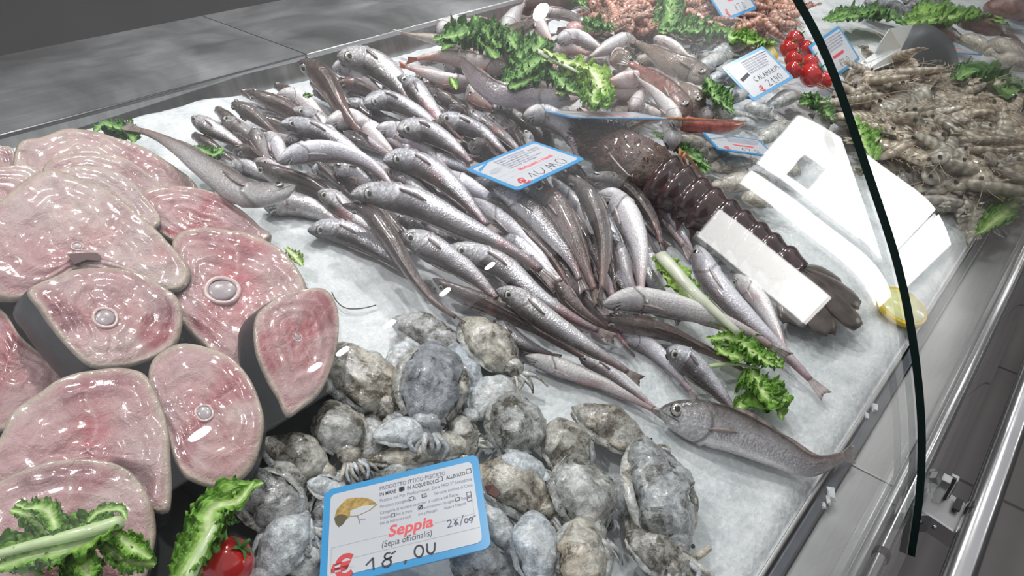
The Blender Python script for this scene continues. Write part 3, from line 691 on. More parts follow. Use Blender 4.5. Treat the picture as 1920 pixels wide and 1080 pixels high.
for gy in range(35, 240, 26):
    for gx in range(760, 1350, 52):
        x = gx+rnd.uniform(-12, 12); y = gy+rnd.uniform(-7, 7)
        if not inside(x, y, mpoly): continue
        a = rnd.uniform(-.5, .9); L = 62*(.6+y/400); dx, dy = math.cos(a)*L, math.sin(a)*L*.6
        kd = rnd.choice(['whitefish', 'brownfish', 'pinkfish', 'eel', 'redfish', 'brownfish'])
        o = make_fish('mullet', [(x-dx*.5, y-dy*.5), (x, y+3), (x+dx*.5, y+dy*.5)], 30*(.6+y/400), .026, rnd.choice([60, 150, 20, 90]), kd, '', 'fish', 'mixed fish behind the hakes', prof=MULLET, fin='fin_pale', pect=False)
        MFILL.append((o, (x, y), kd))
# ------------------------------------------------------------------ blobs: soft lumps, cuttlefish, squid
def blob_data(path, radii, flat, sd, amp=.10, freq=40, ns=22):
    V = []; F = []; n = len(path); A = []
    for i, p in enumerate(path):
        t = (path[min(i+1, n-1)]-path[max(i-1, 0)]).normalized(); s = t.cross(ICEN).normalized(); u = s.cross(t)
        for k in range(ns):
            a = 2*math.pi*k/ns; r = radii[i]
            d = s*math.cos(a)*r+u*math.sin(a)*r*flat
            q = p+d; f_ = 1+amp*mn.noise(q*freq+Vector((sd, 0, 0)))+amp*.5*mn.noise(q*freq*2.6+Vector((0, sd, 0)))+amp*.25*mn.noise(q*freq*7)
            V.append(p+d*f_); A.append((i/(n-1), (math.sin(a)+1)/2, 0))
    for i in range(n-1):
        for k in range(ns):
            a = i*ns+k; b = i*ns+(k+1) % ns; F.append((a, b, b+ns, a+ns))
    V.append(path[0]); A.append((0, .5, 0)); c0 = len(V)-1; V.append(path[-1]); A.append((1, .5, 0)); c1 = c0+1
    for k in range(ns): F.append(((k+1) % ns, k, c0)); F.append(((n-1)*ns+k, (n-1)*ns+(k+1) % ns, c1))
    return V, F, A
def cuttle_mat(name, grey, dark, cream, creamamt, darkamt):
    m, nt, b = new_mat(name); v = coords(nt)
    n1 = noise_(nt, v, 34, 5, 0.65, 0.8); n2 = noise_(nt, v, 120, 5, 0.75, 0.5); n3 = noise_(nt, v, 20, 3, 0.5, 0.5); n4 = noise_(nt, v, 480, 3, 0.7)
    base = mix(nt, ramp(nt, [(0.30, 0.0), (0.60, 1.0)], n2).outputs[0], tuple(.50*c for c in grey), tuple(min(1, 1.45*c) for c in grey))
    base = mix(nt, ramp(nt, [(0.60-creamamt, 0.0), (0.68-creamamt, 0.9)], n3).outputs[0], base, cream)
    dk = math_(nt, 'MULTIPLY', ramp(nt, [(0.56-darkamt, 0.0), (0.66-darkamt, 1.0)], n1).outputs[0], ramp(nt, [(0.42, 0.25), (0.56, 1.0)], n2).outputs[0])
    base = mix(nt, dk, base, dark)
    n5 = noise_(nt, v, 210, 4, 0.7, 0.6); base = mix(nt, 1.0, base, ramp(nt, [(0.38, 0.70), (0.52, 1.0), (0.66, 1.15)], n5).outputs[0], 'MULTIPLY')
    base = mix(nt, ramp(nt, [(0.62, 0.0), (0.70, 0.45)], n4).outputs[0], base, tuple(.6*c for c in dark))
    oi = N(nt, 'ShaderNodeObjectInfo'); base = mix(nt, 1.0, base, mix(nt, oi.outputs['Random'], (1.1, 1.07, 1.02), (0.86, 0.90, 0.97)), 'MULTIPLY')
    nt.links.new(base, b.inputs['Base Color']); b.inputs['Roughness'].default_value = 0.22; b.inputs['Coat Weight'].default_value = 1.0; b.inputs['Coat Roughness'].default_value = 0.07
    b.inputs['Subsurface Weight'].default_value = 0.10; b.inputs['Subsurface Radius'].default_value = (0.006, 0.006, 0.006)
    h = math_(nt, 'ADD', math_(nt, 'MULTIPLY', n2, 1.0), math_(nt, 'MULTIPLY', n4, 0.42)); h = math_(nt, 'ADD', h, math_(nt, 'MULTIPLY', n1, 1.4)); bump(nt, b, h, 0.7, 0.0020); coat_bump(nt, b, math_(nt, 'ADD', n1, math_(nt, 'MULTIPLY', n2, .9)), 0.40, 0.0014)
    return m
GR = (0.36, 0.365, 0.36)
M['cut'] = cuttle_mat('cuttlefish_grey_skin', (.45, .45, .44), (0.06, 0.052, 0.036), (0.66, 0.60, 0.52), .03, .10)
M['cut_cream'] = cuttle_mat('cuttlefish_cream_skin', (0.46, 0.44, 0.40), (0.09, 0.07, 0.045), (0.70, 0.62, 0.52), .09, .11)
M['cut_dark'] = cuttle_mat('cuttlefish_dark_skin', (0.34, 0.345, 0.36), (0.045, 0.042, 0.045), (0.50, 0.46, 0.40), -.05, .08)
M['cut_pale'] = cuttle_mat('cuttlefish_pale_skin', (0.52, 0.54, 0.56), (0.16, 0.15, 0.14), (0.66, 0.66, 0.65), .05, -.02)
M['squid'] = cuttle_mat('squid_translucent_skin', (0.48, 0.485, 0.475), (0.20, 0.17, 0.15), (0.66, 0.63, 0.60), .02, -.06)
M['squid_beige'] = cuttle_mat('squid_beige_skin', (0.46, 0.42, 0.37), (0.20, 0.15, 0.11), (0.62, 0.55, 0.47), .02, -.06)
CW = {'cut': 'grey mottled', 'cut_cream': 'cream-patched', 'cut_dark': 'dark grey', 'cut_pale': 'pale milky'}
CUT = []
MPROF = ([0, .03, .10, .25, .45, .65, .82, .93, 1], [.05, .20, .42, .74, .98, 1.0, .90, .70, .40])
def cuttlefish(tip, head, w, h, mat='cut', extra=''):
    tip = (tip[0]+(tip[0]-head[0])*.07, tip[1]+(tip[1]-head[1])*.07); w = w*.93; a = P(*tip, h); b_ = P(*head, h*.8); c = (a+b_)/2+ICEN*w*.10*m_per_px(a); R = w/2*m_per_px(c); sd = rnd.random()*50
    path = catmull([a, c, b_], 34); rad = [R*interp(i/33, *MPROF) for i in range(34)]
    root = empty('cuttlefish', (a+b_)/2-ICEN*R*.6, '', 'cuttlefish', 'cuttlefish heaped around the price card')
    V, F, A = blob_data(path, rad, .62, sd, .40, 34, 40); meshobj('mantle', V, F, M[mat], root, attrs={'fv': A}, origin=c)
    # fin skirt on each side
    for sg in (1, -1):
        V = []; F = []; n = 24
        for i in range(n):
            t = i/(n-1); k = int(1+t*30); p = path[k]; tt = (path[min(k+1, 33)]-path[k-1]).normalized(); s = tt.cross(ICEN).normalized()*sg
            wd = R*.34*math.sin(math.pi*(t*.9+.06))**.6; rr = rad[k]*.93; wv = math.sin(t*26+sd)*R*.05
            for (o_, z_) in ((0, .006), (.5, .004), (1, .002)): V.append(p+s*(rr+wd*o_)+ICEN*(wv*o_-R*.12*o_+R*z_*5)); V.append(p+s*(rr+wd*o_)+ICEN*(wv*o_-R*.12*o_-R*z_*5))
        for i in range(n-1):
            q = i*6; F += [(q, q+6, q+8, q+2), (q+2, q+8, q+10, q+4), (q+4, q+10, q+11, q+5), (q+1, q+3, q+9, q+7), (q+3, q+5, q+11, q+9), (q, q+1, q+7, q+6)]
        meshobj('fin', V, F, M['cut_pale' if mat == 'cut_pale' else 'cut'], root, origin=V[0])
    d = (b_-a).normalized(); s = d.cross(ICEN).normalized()
    hp = catmull([b_-d*R*.35, b_+d*R*.15, b_+d*R*.6-ICEN*R*.1], 10)
    V, F, A = blob_data(hp, [R*x for x in (.35, .48, .52, .52, .50, .48, .42, .36, .28, .16)], .7, sd+3, .35, 60, 18); meshobj('head', V, F, M[mat], root, origin=b_)
    for sg in (1, -1):
        e = b_+d*R*.2+s*sg*R*.50+ICEN*R*.28; V, F, A = blob_data([e-ICEN*R*.1, e-ICEN*R*.06, e-ICEN*R*.03, e], [R*.05, R*.07, R*.06, R*.02], 1, 0, 0, 1, 12); meshobj('eye', V, F, M['pupil'], root, origin=e)
    for k in range(7):
        ang = (k-3)/3; q0 = b_+d*R*.5+s*ang*R*.35
        q1 = q0+d*R*rnd.uniform(.35, .6)+s*ang*R*.35+ICEN*R*rnd.uniform(-.05, .25); q2 = q1+d*R*rnd.uniform(.1, .5)+s*rnd.uniform(-.4, .4)*R-ICEN*R*.2
        pth = catmull([q0, q1, q2], 9); tube('arm', pth, [R*.13*(1-i/10)+R*.02 for i in range(9)], M['cut_pale' if k % 2 else mat], root, 8)
    CUT.append((root, tip, head, mat)); return root
CUTL = [((620, 655), (722, 760), 118, .022, 'cut_cream'), ((745, 600), (860, 660), 80, .016, 'cut'), ((872, 602), (958, 690), 92, .026, 'cut_cream'), ((815, 648), (800, 790), 122, .034, 'cut_dark'),
 ((705, 818), (800, 805), 62, .030, 'cut_pale'), ((618, 757), (655, 850), 90, .024, 'cut_cream'), ((498, 828), (610, 888), 82, .018, 'cut_cream'), ((448, 890), (560, 985), 108, .026, 'cut_dark'),
 ((572, 965), (490, 1075), 88, .024, 'cut_pale'), ((580, 905), (645, 925), 50, .022, 'cut_pale'), ((700, 862), (880, 830), 62, .018, 'cut_cream'), ((955, 712), (885, 780), 74, .016, 'cut_pale'),
 ((962, 740), (968, 850), 104, .026, 'cut'), ((900, 880), (1020, 950), 104, .026, 'cut_cream'), ((945, 858), (1020, 895), 50, .040, 'cut_pale'), ((1048, 790), (1080, 895), 92, .020, 'cut_cream'),
 ((1080, 768), (1205, 838), 86, .020, 'cut_cream'), ((1208, 830), (1262, 1020), 128, .030, 'cut'), ((1075, 858), (1110, 990), 114, .034, 'cut'), ((1000, 965), (1008, 1090), 86, .036, 'cut_pale'),
 ((1087, 978), (1095, 1110), 104, .038, 'cut_cream'), ((1180, 1005), (1290, 1075), 90, .022, 'cut'), ((900, 950), (965, 1030), 66, .020, 'cut_pale'), ((850, 1050), (960, 1085), 86, .018, 'cut_dark'),
 ((850, 645), (885, 735), 58, .020, 'cut_pale'), ((770, 640), (735, 700), 46, .016, 'cut_pale'), ((1180, 900), (1150, 960), 70, .020, 'cut_dark'), ((700, 780), (690, 870), 60, .014, 'cut'),
 ((600, 1000), (555, 1085), 66, .014, 'cut'), ((800, 890), (700, 930), 90, .012, 'cut'), ((1010, 880), (1050, 960), 60, .014, 'cut_dark'), ((540, 860), (520, 960), 80, .014, 'cut'), ((1180, 960), (1230, 1010), 70, .014, 'cut_cream'),
 ((860, 780), (870, 860), 64, .014, 'cut_cream'), ((640, 905), (600, 990), 70, .014, 'cut_dark')]
for a in CUTL: cuttlefish(*a)
for (px, py) in ((1290, 1020),):
    tube('arm', catmull([P(1270, 1030, .03), P(1300, 1045, .02), P(1330, 1028, .02)], 10), [.0045-.0002*i for i in range(10)], M['cut_cream'], CUT[17][0], 10)
SQ = []
def squid(a, b_, w, h, mat='squid', label=''):
    A_ = P(*a, h); B_ = P(*b_, h); c = (A_+B_)/2+ICEN*w*.1*m_per_px(A_); R = w/2*m_per_px(c); sd = rnd.random()*50; path = catmull([A_, c, B_], 20)
    pr = ([0, .08, .25, .5, .75, .9, 1], [.12, .5, .85, 1, .92, .8, .6])
    root = empty('squid', c-ICEN*R*.8, label, 'squid', 'small squids around the squid price card')
    V, F, _ = blob_data(path, [R*interp(i/19, *pr) for i in range(20)], .8, sd, .16, 30, 16); meshobj('mantle', V, F, M[mat], root, origin=c)
    d = (B_-A_).normalized(); s = d.cross(ICEN).normalized()
    for sg in (1, -1):
        p0 = A_+d*R*.3; V = []; F = []
        for i in range(8):
            t = i/7; q = p0+d*R*2.2*t; wd = R*.9*math.sin(math.pi*(.05+.9*t))
            V += [q+ICEN*R*.35, q+s*sg*(R*.5+wd)+ICEN*R*.1, q+s*sg*R*.4-ICEN*R*.1]
        for i in range(7):
            q = i*3; F += [(q, q+3, q+4, q+1), (q+1, q+4, q+5, q+2)]
        meshobj('fin', V, F, M[mat], root, origin=p0)
    V, F, _ = blob_data(catmull([B_-d*R*.2, B_+d*R*.4, B_+d*R*.9], 8), [R*x for x in (.3, .5, .58, .6, .55, .45, .35, .2)], .8, sd, .2, 50, 12); meshobj('head', V, F, M[mat], root, origin=B_)
    for k in range(5):
        q0 = B_+d*R*.7+s*(k-2)*R*.15; q1 = q0+d*R*.8+s*(k-2)*R*.25; q2 = q1+d*R*rnd.uniform(.3, .9)+s*rnd.uniform(-.4, .4)*R-ICEN*R*.2
        tube('arm', catmull([q0, q1, q2], 7), [R*.12*(1-i/8)+R*.02 for i in range(7)], M[mat], root, 7)
    SQ.append((root, a, b_, mat))
for a in [((1345, 70), (1305, 92), 34, .04), ((1400, 82), (1345, 98), 32, .05), ((1310, 128), (1365, 104), 34, .05), ((1330, 155), (1385, 118), 36, .04), ((1370, 165), (1345, 205), 32, .05), ((1325, 215), (1395, 216), 26, .04),
          ((1395, 200), (1440, 215), 34, .035), ((1500, 175), (1450, 195), 34, .03), ((1420, 240), (1370, 228), 30, .035), ((1480, 230), (1430, 262), 34, .03), ((1300, 105), (1285, 125), 24, .04), ((1350, 110), (1410, 95), 26, .04),
          ((1405, 175), (1365, 188), 28, .04), ((1350, 180), (1310, 160), 26, .03), ((1330, 318), (1400, 305), 38, .03, 'squid_beige'), ((1440, 335), (1350, 348), 44, .03, 'squid_beige'), ((1262, 262), (1320, 272), 34, .03, 'squid_beige'),
          ((1310, 285), (1370, 300), 34, .03, 'squid_beige'), ((1500, 250), (1470, 300), 36, .025, 'squid'), ((1390, 372), (1440, 380), 40, .025, 'squid_beige'), ((1500, 330), (1450, 300), 38, .025, 'squid'), ((1540, 215), (1530, 260), 36, .025, 'squid')]:
    squid(*a)
# ------------------------------------------------------------------ fish steaks
def flesh_mat():
    m, nt, b = new_mat('raw_fish_flesh'); v = coords(nt)
    at = N(nt, 'ShaderNodeAttribute', attribute_name='flesh')
    n = noise_(nt, v, 60, 5, 0.65, 0.6); nf = noise_(nt, v, 300, 4, 0.7)
    wv = noise_(nt, coords(nt, (1, 1, 1)), 22, 4, 0.6, 1.5)
    r = ramp(nt, [(0.28, (0.80, 0.70, 0.70)), (0.5, (1, 1, 1)), (0.75, (1.12, 1.08, 1.06))], n)
    base = mix(nt, 1.0, at.outputs['Color'], r.outputs[0], 'MULTIPLY')
    base = mix(nt, 1.0, base, ramp(nt, [(0.3, 0.88), (0.7, 1.06)], wv).outputs[0], 'MULTIPLY')
    nt.links.new(base, b.inputs['Base Color'])
    b.inputs['Subsurface Weight'].default_value = 0.12; b.inputs['Subsurface Radius'].default_value = (0.012, 0.005, 0.004); b.inputs['Subsurface Scale'].default_value = 0.4
    b.inputs['Roughness'].default_value = 0.30; b.inputs['Coat Weight'].default_value = 0.65; b.inputs['Coat Roughness'].default_value = 0.10
    h = math_(nt, 'ADD', math_(nt, 'MULTIPLY', n, 1.0), math_(nt, 'MULTIPLY', nf, 0.35)); bump(nt, b, h, 0.8, 0.0030); coat_bump(nt, b, n, 0.25, 0.0012)
    return m
M['flesh'] = flesh_mat()
M['skin'] = simple('dark_fish_skin', (0.018, 0.020, 0.024), 0.45, coat=0.15, nscale=40, namp=0.5, bscale=200, bstr=0.3)
M['bone'] = simple('vertebra_gel', (0.40, 0.33, 0.35), 0.25, coat=0.6, nscale=90, namp=0.15, bscale=120, bstr=0.4)
M['bone_ring'] = simple('vertebra_ring', (0.66, 0.48, 0.47), 0.25, coat=0.6, nscale=120, namp=0.2, bscale=200, bstr=0.4)
M['cavity'] = simple('blood_dark_cavity', (0.07, 0.015, 0.015), 0.3, coat=0.5)
STK = []
def lerp3(a, b, t): t = max(0, min(1, t)); return tuple(a[i]*(1-t)+b[i]*t for i in range(3))
def ss(a, b, x): t = max(0, min(1, (x-a)/(b-a))); return t*t*(3-2*t)
def steak(outline, vert, h, delta, label, red=.3, rot=0.0, vr=.13, hlow=.0, bone=True, hole=None, pale=0.0, dark=.6, hollow=None, thick=None):
    """slice of a large fish: face with muscle lobes, central vertebra, skin around the edge"""
    c = P(*vert, h); c2 = P(vert[0]+delta[0], vert[1]+delta[1], max(.004, h-.03) if thick is None else h-thick)
    tv = c2-c; n = (-tv).normalized(); n = (n*1.0+ICEN*.55).normalized()
    pts = []
    for (x, y) in outline:
        w_ = ray(x, y); t = (c-O).dot(n)/w_.dot(n); pts.append(O+w_*t)
    K, Mx = 34, 132
    closed = [pts[-1]]+pts+[pts[0], pts[1]]
    lp = []
    for i in range(1, len(closed)-2):
        for k in range(10):
            t = k/10; a, b_, d, e = closed[i-1:i+3]; lp.append(0.5*((2*b_)+(d-a)*t+(2*a-5*b_+4*d-e)*t*t+(3*b_-a-3*d+e)*t**3))
    # resample by angle about the vertebra (outlines are star shaped about it)
    e1 = (n.cross(Vector((0, 1, .2)))).normalized(); e2 = n.cross(e1)
    an = sorted([(math.atan2((q-c).dot(e2), (q-c).dot(e1)), (q-c).length) for q in lp])
    aa = [a[0]-2*math.pi for a in an]+[a[0] for a in an]+[a[0]+2*math.pi for a in an]; rr = [a[1] for a in an]*3
    R = [interp(-math.pi+2*math.pi*k/Mx, aa, rr) for k in range(Mx)]
    Rm = sum(R)/Mx; sd = rnd.random()*60; S = Rm*.035
    V = [c]; Cc = []; F = []
    PINK, PALE, RED, DRK, FAT, WHT = (0.44, 0.250, 0.258), (0.50, 0.405, 0.385), (0.42, 0.065, 0.085), (0.14, 0.045, 0.06), (0.46, 0.39, 0.31), (0.66, 0.52, 0.51)
    def colr(rho, th, q):
        nz = mn.noise(q*38+Vector((sd, 0, 0))); nz2 = mn.noise(q*110+Vector((0, sd, 0))); nz3 = mn.noise(q*16+Vector((0, 0, sd)))
        base = lerp3(PINK, PALE, .42+pale*.5+nz3*1.3-red*.35+nz2*.35)
        a = th-rot+nz*.30+nz3*.55
        lat = abs(math.sin(a)); 
        # dark muscle wedges out along the sides, red wash around the bone
        wedge = ss(.80, .985, abs(math.cos(a)))*ss(.35, .75, rho+nz*.25)*(1-ss(.80, .95, rho))
        col = lerp3(base, DRK, min(1, wedge*dark*(1.0+nz2*.9)))
        rd = (ss(.62, .15, rho)*.45+ss(.75, .99, abs(math.cos(a)))*.5+max(0, nz3)*1.2)*red*(1+nz)
        col = lerp3(col, RED, min(.85, rd))
        # white septa, thin
        for s0, w0 in ((math.pi/2, .035), (-math.pi/2, .035), (0, .05), (math.pi, .05)):
            da = abs((a-s0+math.pi) % (2*math.pi)-math.pi)*rho
            col = lerp3(col, WHT, .35*ss(w0*.6, 0, da)*(.5+nz2))
            col = lerp3(col, lerp3(RED, DRK, .3), .38*(.4+red)*(.6+nz2)*ss(w0*1.2, 0, abs(da-w0*1.1)))
        # curved muscle layers
        lobe = math.sin(rho*26+2.2*math.cos(2*a)+nz*2.5); col = lerp3(col, WHT, .16*ss(.55, 1, lobe)); col = lerp3(col, PINK, .14*ss(-.4, -1, lobe))
        col = lerp3(col, FAT, .75*ss(.86, .95, rho+nz*.02)); col = lerp3(col, (.16, .16, .15), .7*ss(.975, 1.0, rho))
        return tuple(max(0, x) for x in col)
    def relief(rho, th, q):
        a = th-rot+mn.noise(q*38+Vector((sd, 0, 0)))*.30+mn.noise(q*16+Vector((0, 0, sd)))*.55; g = 0
        for s0 in (math.pi/2, -math.pi/2, 0, math.pi):
            da = abs((a-s0+math.pi) % (2*math.pi)-math.pi)*rho; g = max(g, ss(.07, 0, da))
        z = S*(math.sin(math.pi*min(1, max(0, (rho-vr)/(1-vr))))**.7)*(1-.22*g)*(1+.5*mn.noise(q*30)) + S*.9*mn.noise(q*45+Vector((sd, 0, 0))) + S*.35*mn.noise(q*130) + S*.20*math.sin(rho*26+2.2*math.cos(2*a))
        z -= S*1.5*ss(.965, 1.0, rho)**2
        if hollow:
            da = abs((th-hollow[0]+math.pi) % (2*math.pi)-math.pi); z -= Rm*hollow[2]*ss(hollow[1], hollow[1]*.5, da)*ss(.2, .4, rho)*ss(.85, .65, rho)
        return z
    Cc.append((.6, .45, .45))
    for i in range(1, K+1):
        rho = (i/K)
        for k in range(Mx):
            th = -math.pi+2*math.pi*k/Mx; q = c+(e1*math.cos(th)+e2*math.sin(th))*R[k]*rho
            V.append(q+n*relief(rho, th, q)); Cc.append(colr(rho, th, q))
    for k in range(Mx): F.append((0, 1+k, 1+(k+1) % Mx))
    for i in range(K-1):
        for k in range(Mx):
            a = 1+i*Mx+k; b_ = 1+i*Mx+(k+1) % Mx; F.append((a, a+Mx, b_+Mx, b_))
    root = empty('fish_steak', c2, label, 'fish steak', 'raw fish steaks on the left of the counter')
    meshobj('flesh', V, F, M['flesh'], root, attrs={'flesh': Cc}, origin=c)
    # skin band and underside
    V2 = []; F2 = []; nb = 7; last = V[1+(K-1)*Mx:]
    for j in range(nb+1):
        t = j/nb
        for k in range(Mx):
            out = (last[k]-c).normalized(); V2.append(last[k]+tv*t+out*Rm*.03*math.sin(math.pi*t)*(1+.6*mn.noise(last[k]*25+Vector((t*2, sd, 0)))) - out*Rm*.05*ss(.8, 1, t))
    for j in range(nb):
        for k in range(Mx):
            a = j*Mx+k; b_ = j*Mx+(k+1) % Mx; F2.append((a, a+Mx, b_+Mx, b_))
    F2.append(tuple(nb*Mx+k for k in range(Mx)))
    meshobj('skin', V2, F2, M['skin'], root, origin=c)
    if bone:
        rb_ = Rm*vr; V3 = []; F3 = []
        prf = [(1.10, -.35), (1.10, .10), (1.04, .20), (.92, .22), (.82, .14)]
        el = lambda k: .93+.08*math.sin(k*.4+sd)
        for (rq, zq) in prf:
            for k in range(32): a = 2*math.pi*k/32; V3.append(c+(e1*math.cos(a)*el(k)+e2*math.sin(a))*rb_*rq+n*rb_*zq)
        for i in range(len(prf)-1):
            for k in range(32): a = i*32+k; b_ = i*32+(k+1) % 32; F3.append((a, b_, b_+32, a+32))
        vt = meshobj('vertebra', V3, F3, M['bone_ring'], root, origin=c)
        V4 = [c+n*rb_*.24]; F4 = []
        for q_, (rq, zq) in enumerate(((.35, .22), (.65, .18), (.86, .10), (.86, -.1))):
            for k in range(24): a = 2*math.pi*k/24; V4.append(c+(e1*math.cos(a)+e2*math.sin(a))*rb_*rq*el(k*32/24)+n*rb_*zq)
            for k in range(24):
                b0 = 1+q_*24; k2 = (k+1) % 24; F4.append((0, b0+k, b0+k2) if q_ == 0 else (b0-24+k, b0+k, b0+k2, b0-24+k2))
        g = meshobj('marrow', V4, F4, M['bone'], vt, origin=None); g.location = -c
    if hole:
        hc = []
        for (x, y) in hole:
            w_ = ray(x, y); t = (c-O).dot(n)/w_.dot(n); hc.append(O+w_*t)
        mid = sum(hc, Vector())/len(hc); V5 = [p+n*S*2.6 for p in hc]+[mid+(p-mid)*.8-n*S*.2 for p in hc]; m_ = len(hc)
        F5 = [tuple(range(m_))]+[(i, (i+1) % m_, (i+1) % m_+m_, i+m_) for i in range(m_)]
        meshobj('belly_cavity', V5, F5, M['cavity'], root, smooth=False, origin=mid)
    STK.append(root); return root
steak([(-60, 268), (0, 272), (26, 280), (30, 320), (0, 350), (-60, 345)], (-20, 308), .030, (0, 25), 'slice of pale pink fish cut off by the left photo edge, farthest back', red=.1, pale=.6, bone=False)
steak([(25, 290), (38, 262), (75, 254), (120, 240), (165, 243), (215, 255), (270, 275), (330, 312), (372, 352), (330, 385), (200, 395), (80, 375), (28, 335)], (185, 330), .034, (0, 30), 'large pale pink fish steak with a frayed top edge, nearest the steel ledge', red=.28, pale=.3, bone=False, dark=.35)
steak([(-60, 325), (0, 312), (48, 308), (78, 322), (95, 360), (80, 420), (0, 440), (-60, 430)], (10, 370), .046, (0, 30), 'pale steak edge lying behind the biggest steak at the far left', red=.1, pale=.7, bone=False)
steak([(80, 312), (120, 290), (165, 286), (225, 293), (270, 318), (310, 352), (300, 400), (190, 420), (95, 390)], (190, 352), .050, (0, 28), 'greyish pink steak in the second row with a dark red fleck at its right', red=.22, pale=.5, bone=False)
steak([(82, 332), (125, 312), (180, 310), (235, 330), (272, 366), (300, 420), (200, 460), (90, 420)], (180, 380), .062, (0, 28), 'thin grey-rimmed steak leaning directly behind the biggest steak', red=.08, pale=.5, bone=False, dark=.2)
steak([(253, 366), (290, 349), (340, 347), (400, 360), (450, 390), (490, 424), (508, 443), (450, 470), (350, 460), (290, 430)], (375, 415), .040, (0, 25), 'bright red-blotched steak beside the white ice, above the one with the glassy bone', red=1.0, pale=.2, bone=False, rot=.3)
steak([(-40, 570), (5, 580), (40, 630), (85, 668), (128, 700), (110, 760), (40, 800), (-60, 800), (-80, 680)], (10, 690), .045, (0, 30), 'dark red streaked steak at the left photo edge below the black skin', red=1.0, rot=.5, bone=False, dark=.9)
steak([(322, 448), (355, 428), (420, 427), (480, 440), (520, 460), (550, 488), (572, 525), (577, 560), (560, 610), (500, 680), (445, 695), (395, 660), (345, 610), (325, 560), (330, 500)], (417, 546), .050, (0, 30), 'big rosy steak with a round glassy vertebra, middle of the pile', red=.75, rot=.55, vr=.23)
steak([(-60, 440), (-30, 395), (0, 372), (45, 332), (90, 315), (130, 322), (185, 345), (240, 380), (285, 420), (330, 465), (357, 500), (352, 530), (325, 546), (275, 530), (210, 515), (165, 505), (137, 507), (100, 530), (60, 552), (20, 562), (-40, 550), (-80, 500)], (145, 462), .078, (0, 32), 'biggest pale pink steak spreading two belly flaps around a small dark cavity', red=.22, pale=.45, rot=.1, vr=.07, hole=[(127, 484), (148, 482), (182, 481), (190, 488), (188, 496), (163, 494), (140, 503)], dark=.3)
steak([(52, 541), (110, 513), (150, 501), (210, 499), (268, 511), (313, 538), (340, 566), (343, 610), (330, 645), (290, 671), (230, 688), (175, 686), (135, 656), (100, 616), (75, 580)], (197, 597), .080, (-34, 42), 'brownish pink steak with an oval glassy bone and a thick band of black skin', red=.35, rot=-.3, vr=.19, dark=1.0)
steak([(478, 600), (500, 570), (545, 546), (600, 538), (625, 556), (637, 600), (631, 660), (605, 730), (567, 765), (539, 782), (520, 746), (500, 710), (480, 660)], (557, 632), .068, (-36, 24), 'small leaf-shaped pink steak with a tiny round bone hole next to the cuttlefish', red=.7, rot=.2, vr=.10, dark=.7)
steak([(0, 815), (20, 772), (70, 735), (130, 700), (200, 688), (250, 690), (278, 706), (300, 750), (316, 800), (320, 860), (322, 930), (306, 962), (220, 930), (100, 890), (10, 920), (-40, 870)], (165, 845), .076, (0, 34), 'large cream-edged steak with a deep hollow and a folded flap on its right', red=.55, rot=.8, vr=.12, hollow=(1.5, .75, .16), bone=False, pale=.3)
steak([(277, 700), (290, 666), (330, 643), (372, 644), (430, 666), (470, 710), (494, 775), (490, 830), (470, 880), (432, 910), (400, 914), (350, 895), (325, 860), (312, 810), (288, 750)], (383, 775), .066, (4, 32), 'rounded rosy steak with a small ringed vertebra below the thick-skinned one', red=.62, rot=.35, vr=.15, dark=.7)
steak([(-60, 940), (-10, 905), (40, 880), (100, 862), (170, 858), (240, 880), (280, 930), (293, 985), (285, 1040), (258, 1100), (150, 1140), (0, 1140), (-80, 1040)], (120, 985), .082, (0, 34), 'steak in the bottom left corner partly covered by a leafy green stem', red=.35, rot=1.1, vr=.05, bone=False, dark=1.0)
tr_ = [P(-80, 1140, .003), P(520, 1140, .003), P(640, 800, .003), P(600, 560, .003), P(380, 430, .003), P(-60, 330, .003)]
V = tr_+[p+ICEN*.004 for p in tr_]; o = meshobj('serving_mat', V, [tuple(range(6))[::-1], tuple(range(6, 12))]+[(i, (i+1) % 6, (i+1) % 6+6, i+6) for i in range(6)], M['tray_dark'], smooth=False, origin=tr_[0])
tag(o, 'dark wet mat lying on the ice under the fish steaks', 'mat')

# ------------------------------------------------------------------ spiny lobster
M['lob_car'] = simple('lobster_carapace', (0.105, 0.058, 0.045), 0.35, coat=0.5, nscale=160, namp=0.75, bscale=260, bstr=0.9, bdist=.003)
M['lob_abd'] = simple('lobster_abdomen', (0.060, 0.028, 0.030), 0.20, coat=0.9, nscale=60, namp=0.6, bscale=90, bstr=0.2)
M['lob_fan'] = simple('lobster_fan', (0.085, 0.065, 0.058), 0.35, coat=0.4, nscale=70, namp=0.5, bscale=150, bstr=0.5)
M['lob_leg'] = simple('lobster_leg', (0.42, 0.15, 0.045), 0.3, coat=0.5, nscale=90, namp=0.5)
M['spike'] = simple('lobster_spine', (0.16, 0.075, 0.065), 0.3, coat=0.4)
lp_ = catmull([P(1085, 252, .05), P(1140, 275, .055), P(1200, 312, .055), P(1262, 352, .050), P(1330, 398, .045), P(1405, 450, .040), P(1500, 520, .034)], 84)
lob = empty('spiny_lobster', P(1240, 340, .0), 'dark maroon spiny lobster with ringed tail lying beyond the hakes', 'lobster')
car = lp_[:30:1][:26] if False else [lp_[int(i*31/25)] for i in range(26)]; rd = [.030*interp(i/25, [0, .15, .5, .9, 1], [.55, .85, 1.1, 1.12, 1.0]) for i in range(26)]
rd = [x*1.10 for x in rd]
V, F, A = blob_data(car, rd, .85, 3, .12, 60, 30); meshobj('carapace', V, F, M['lob_car'], lob, origin=car[0])
Vs = []; Fs = []
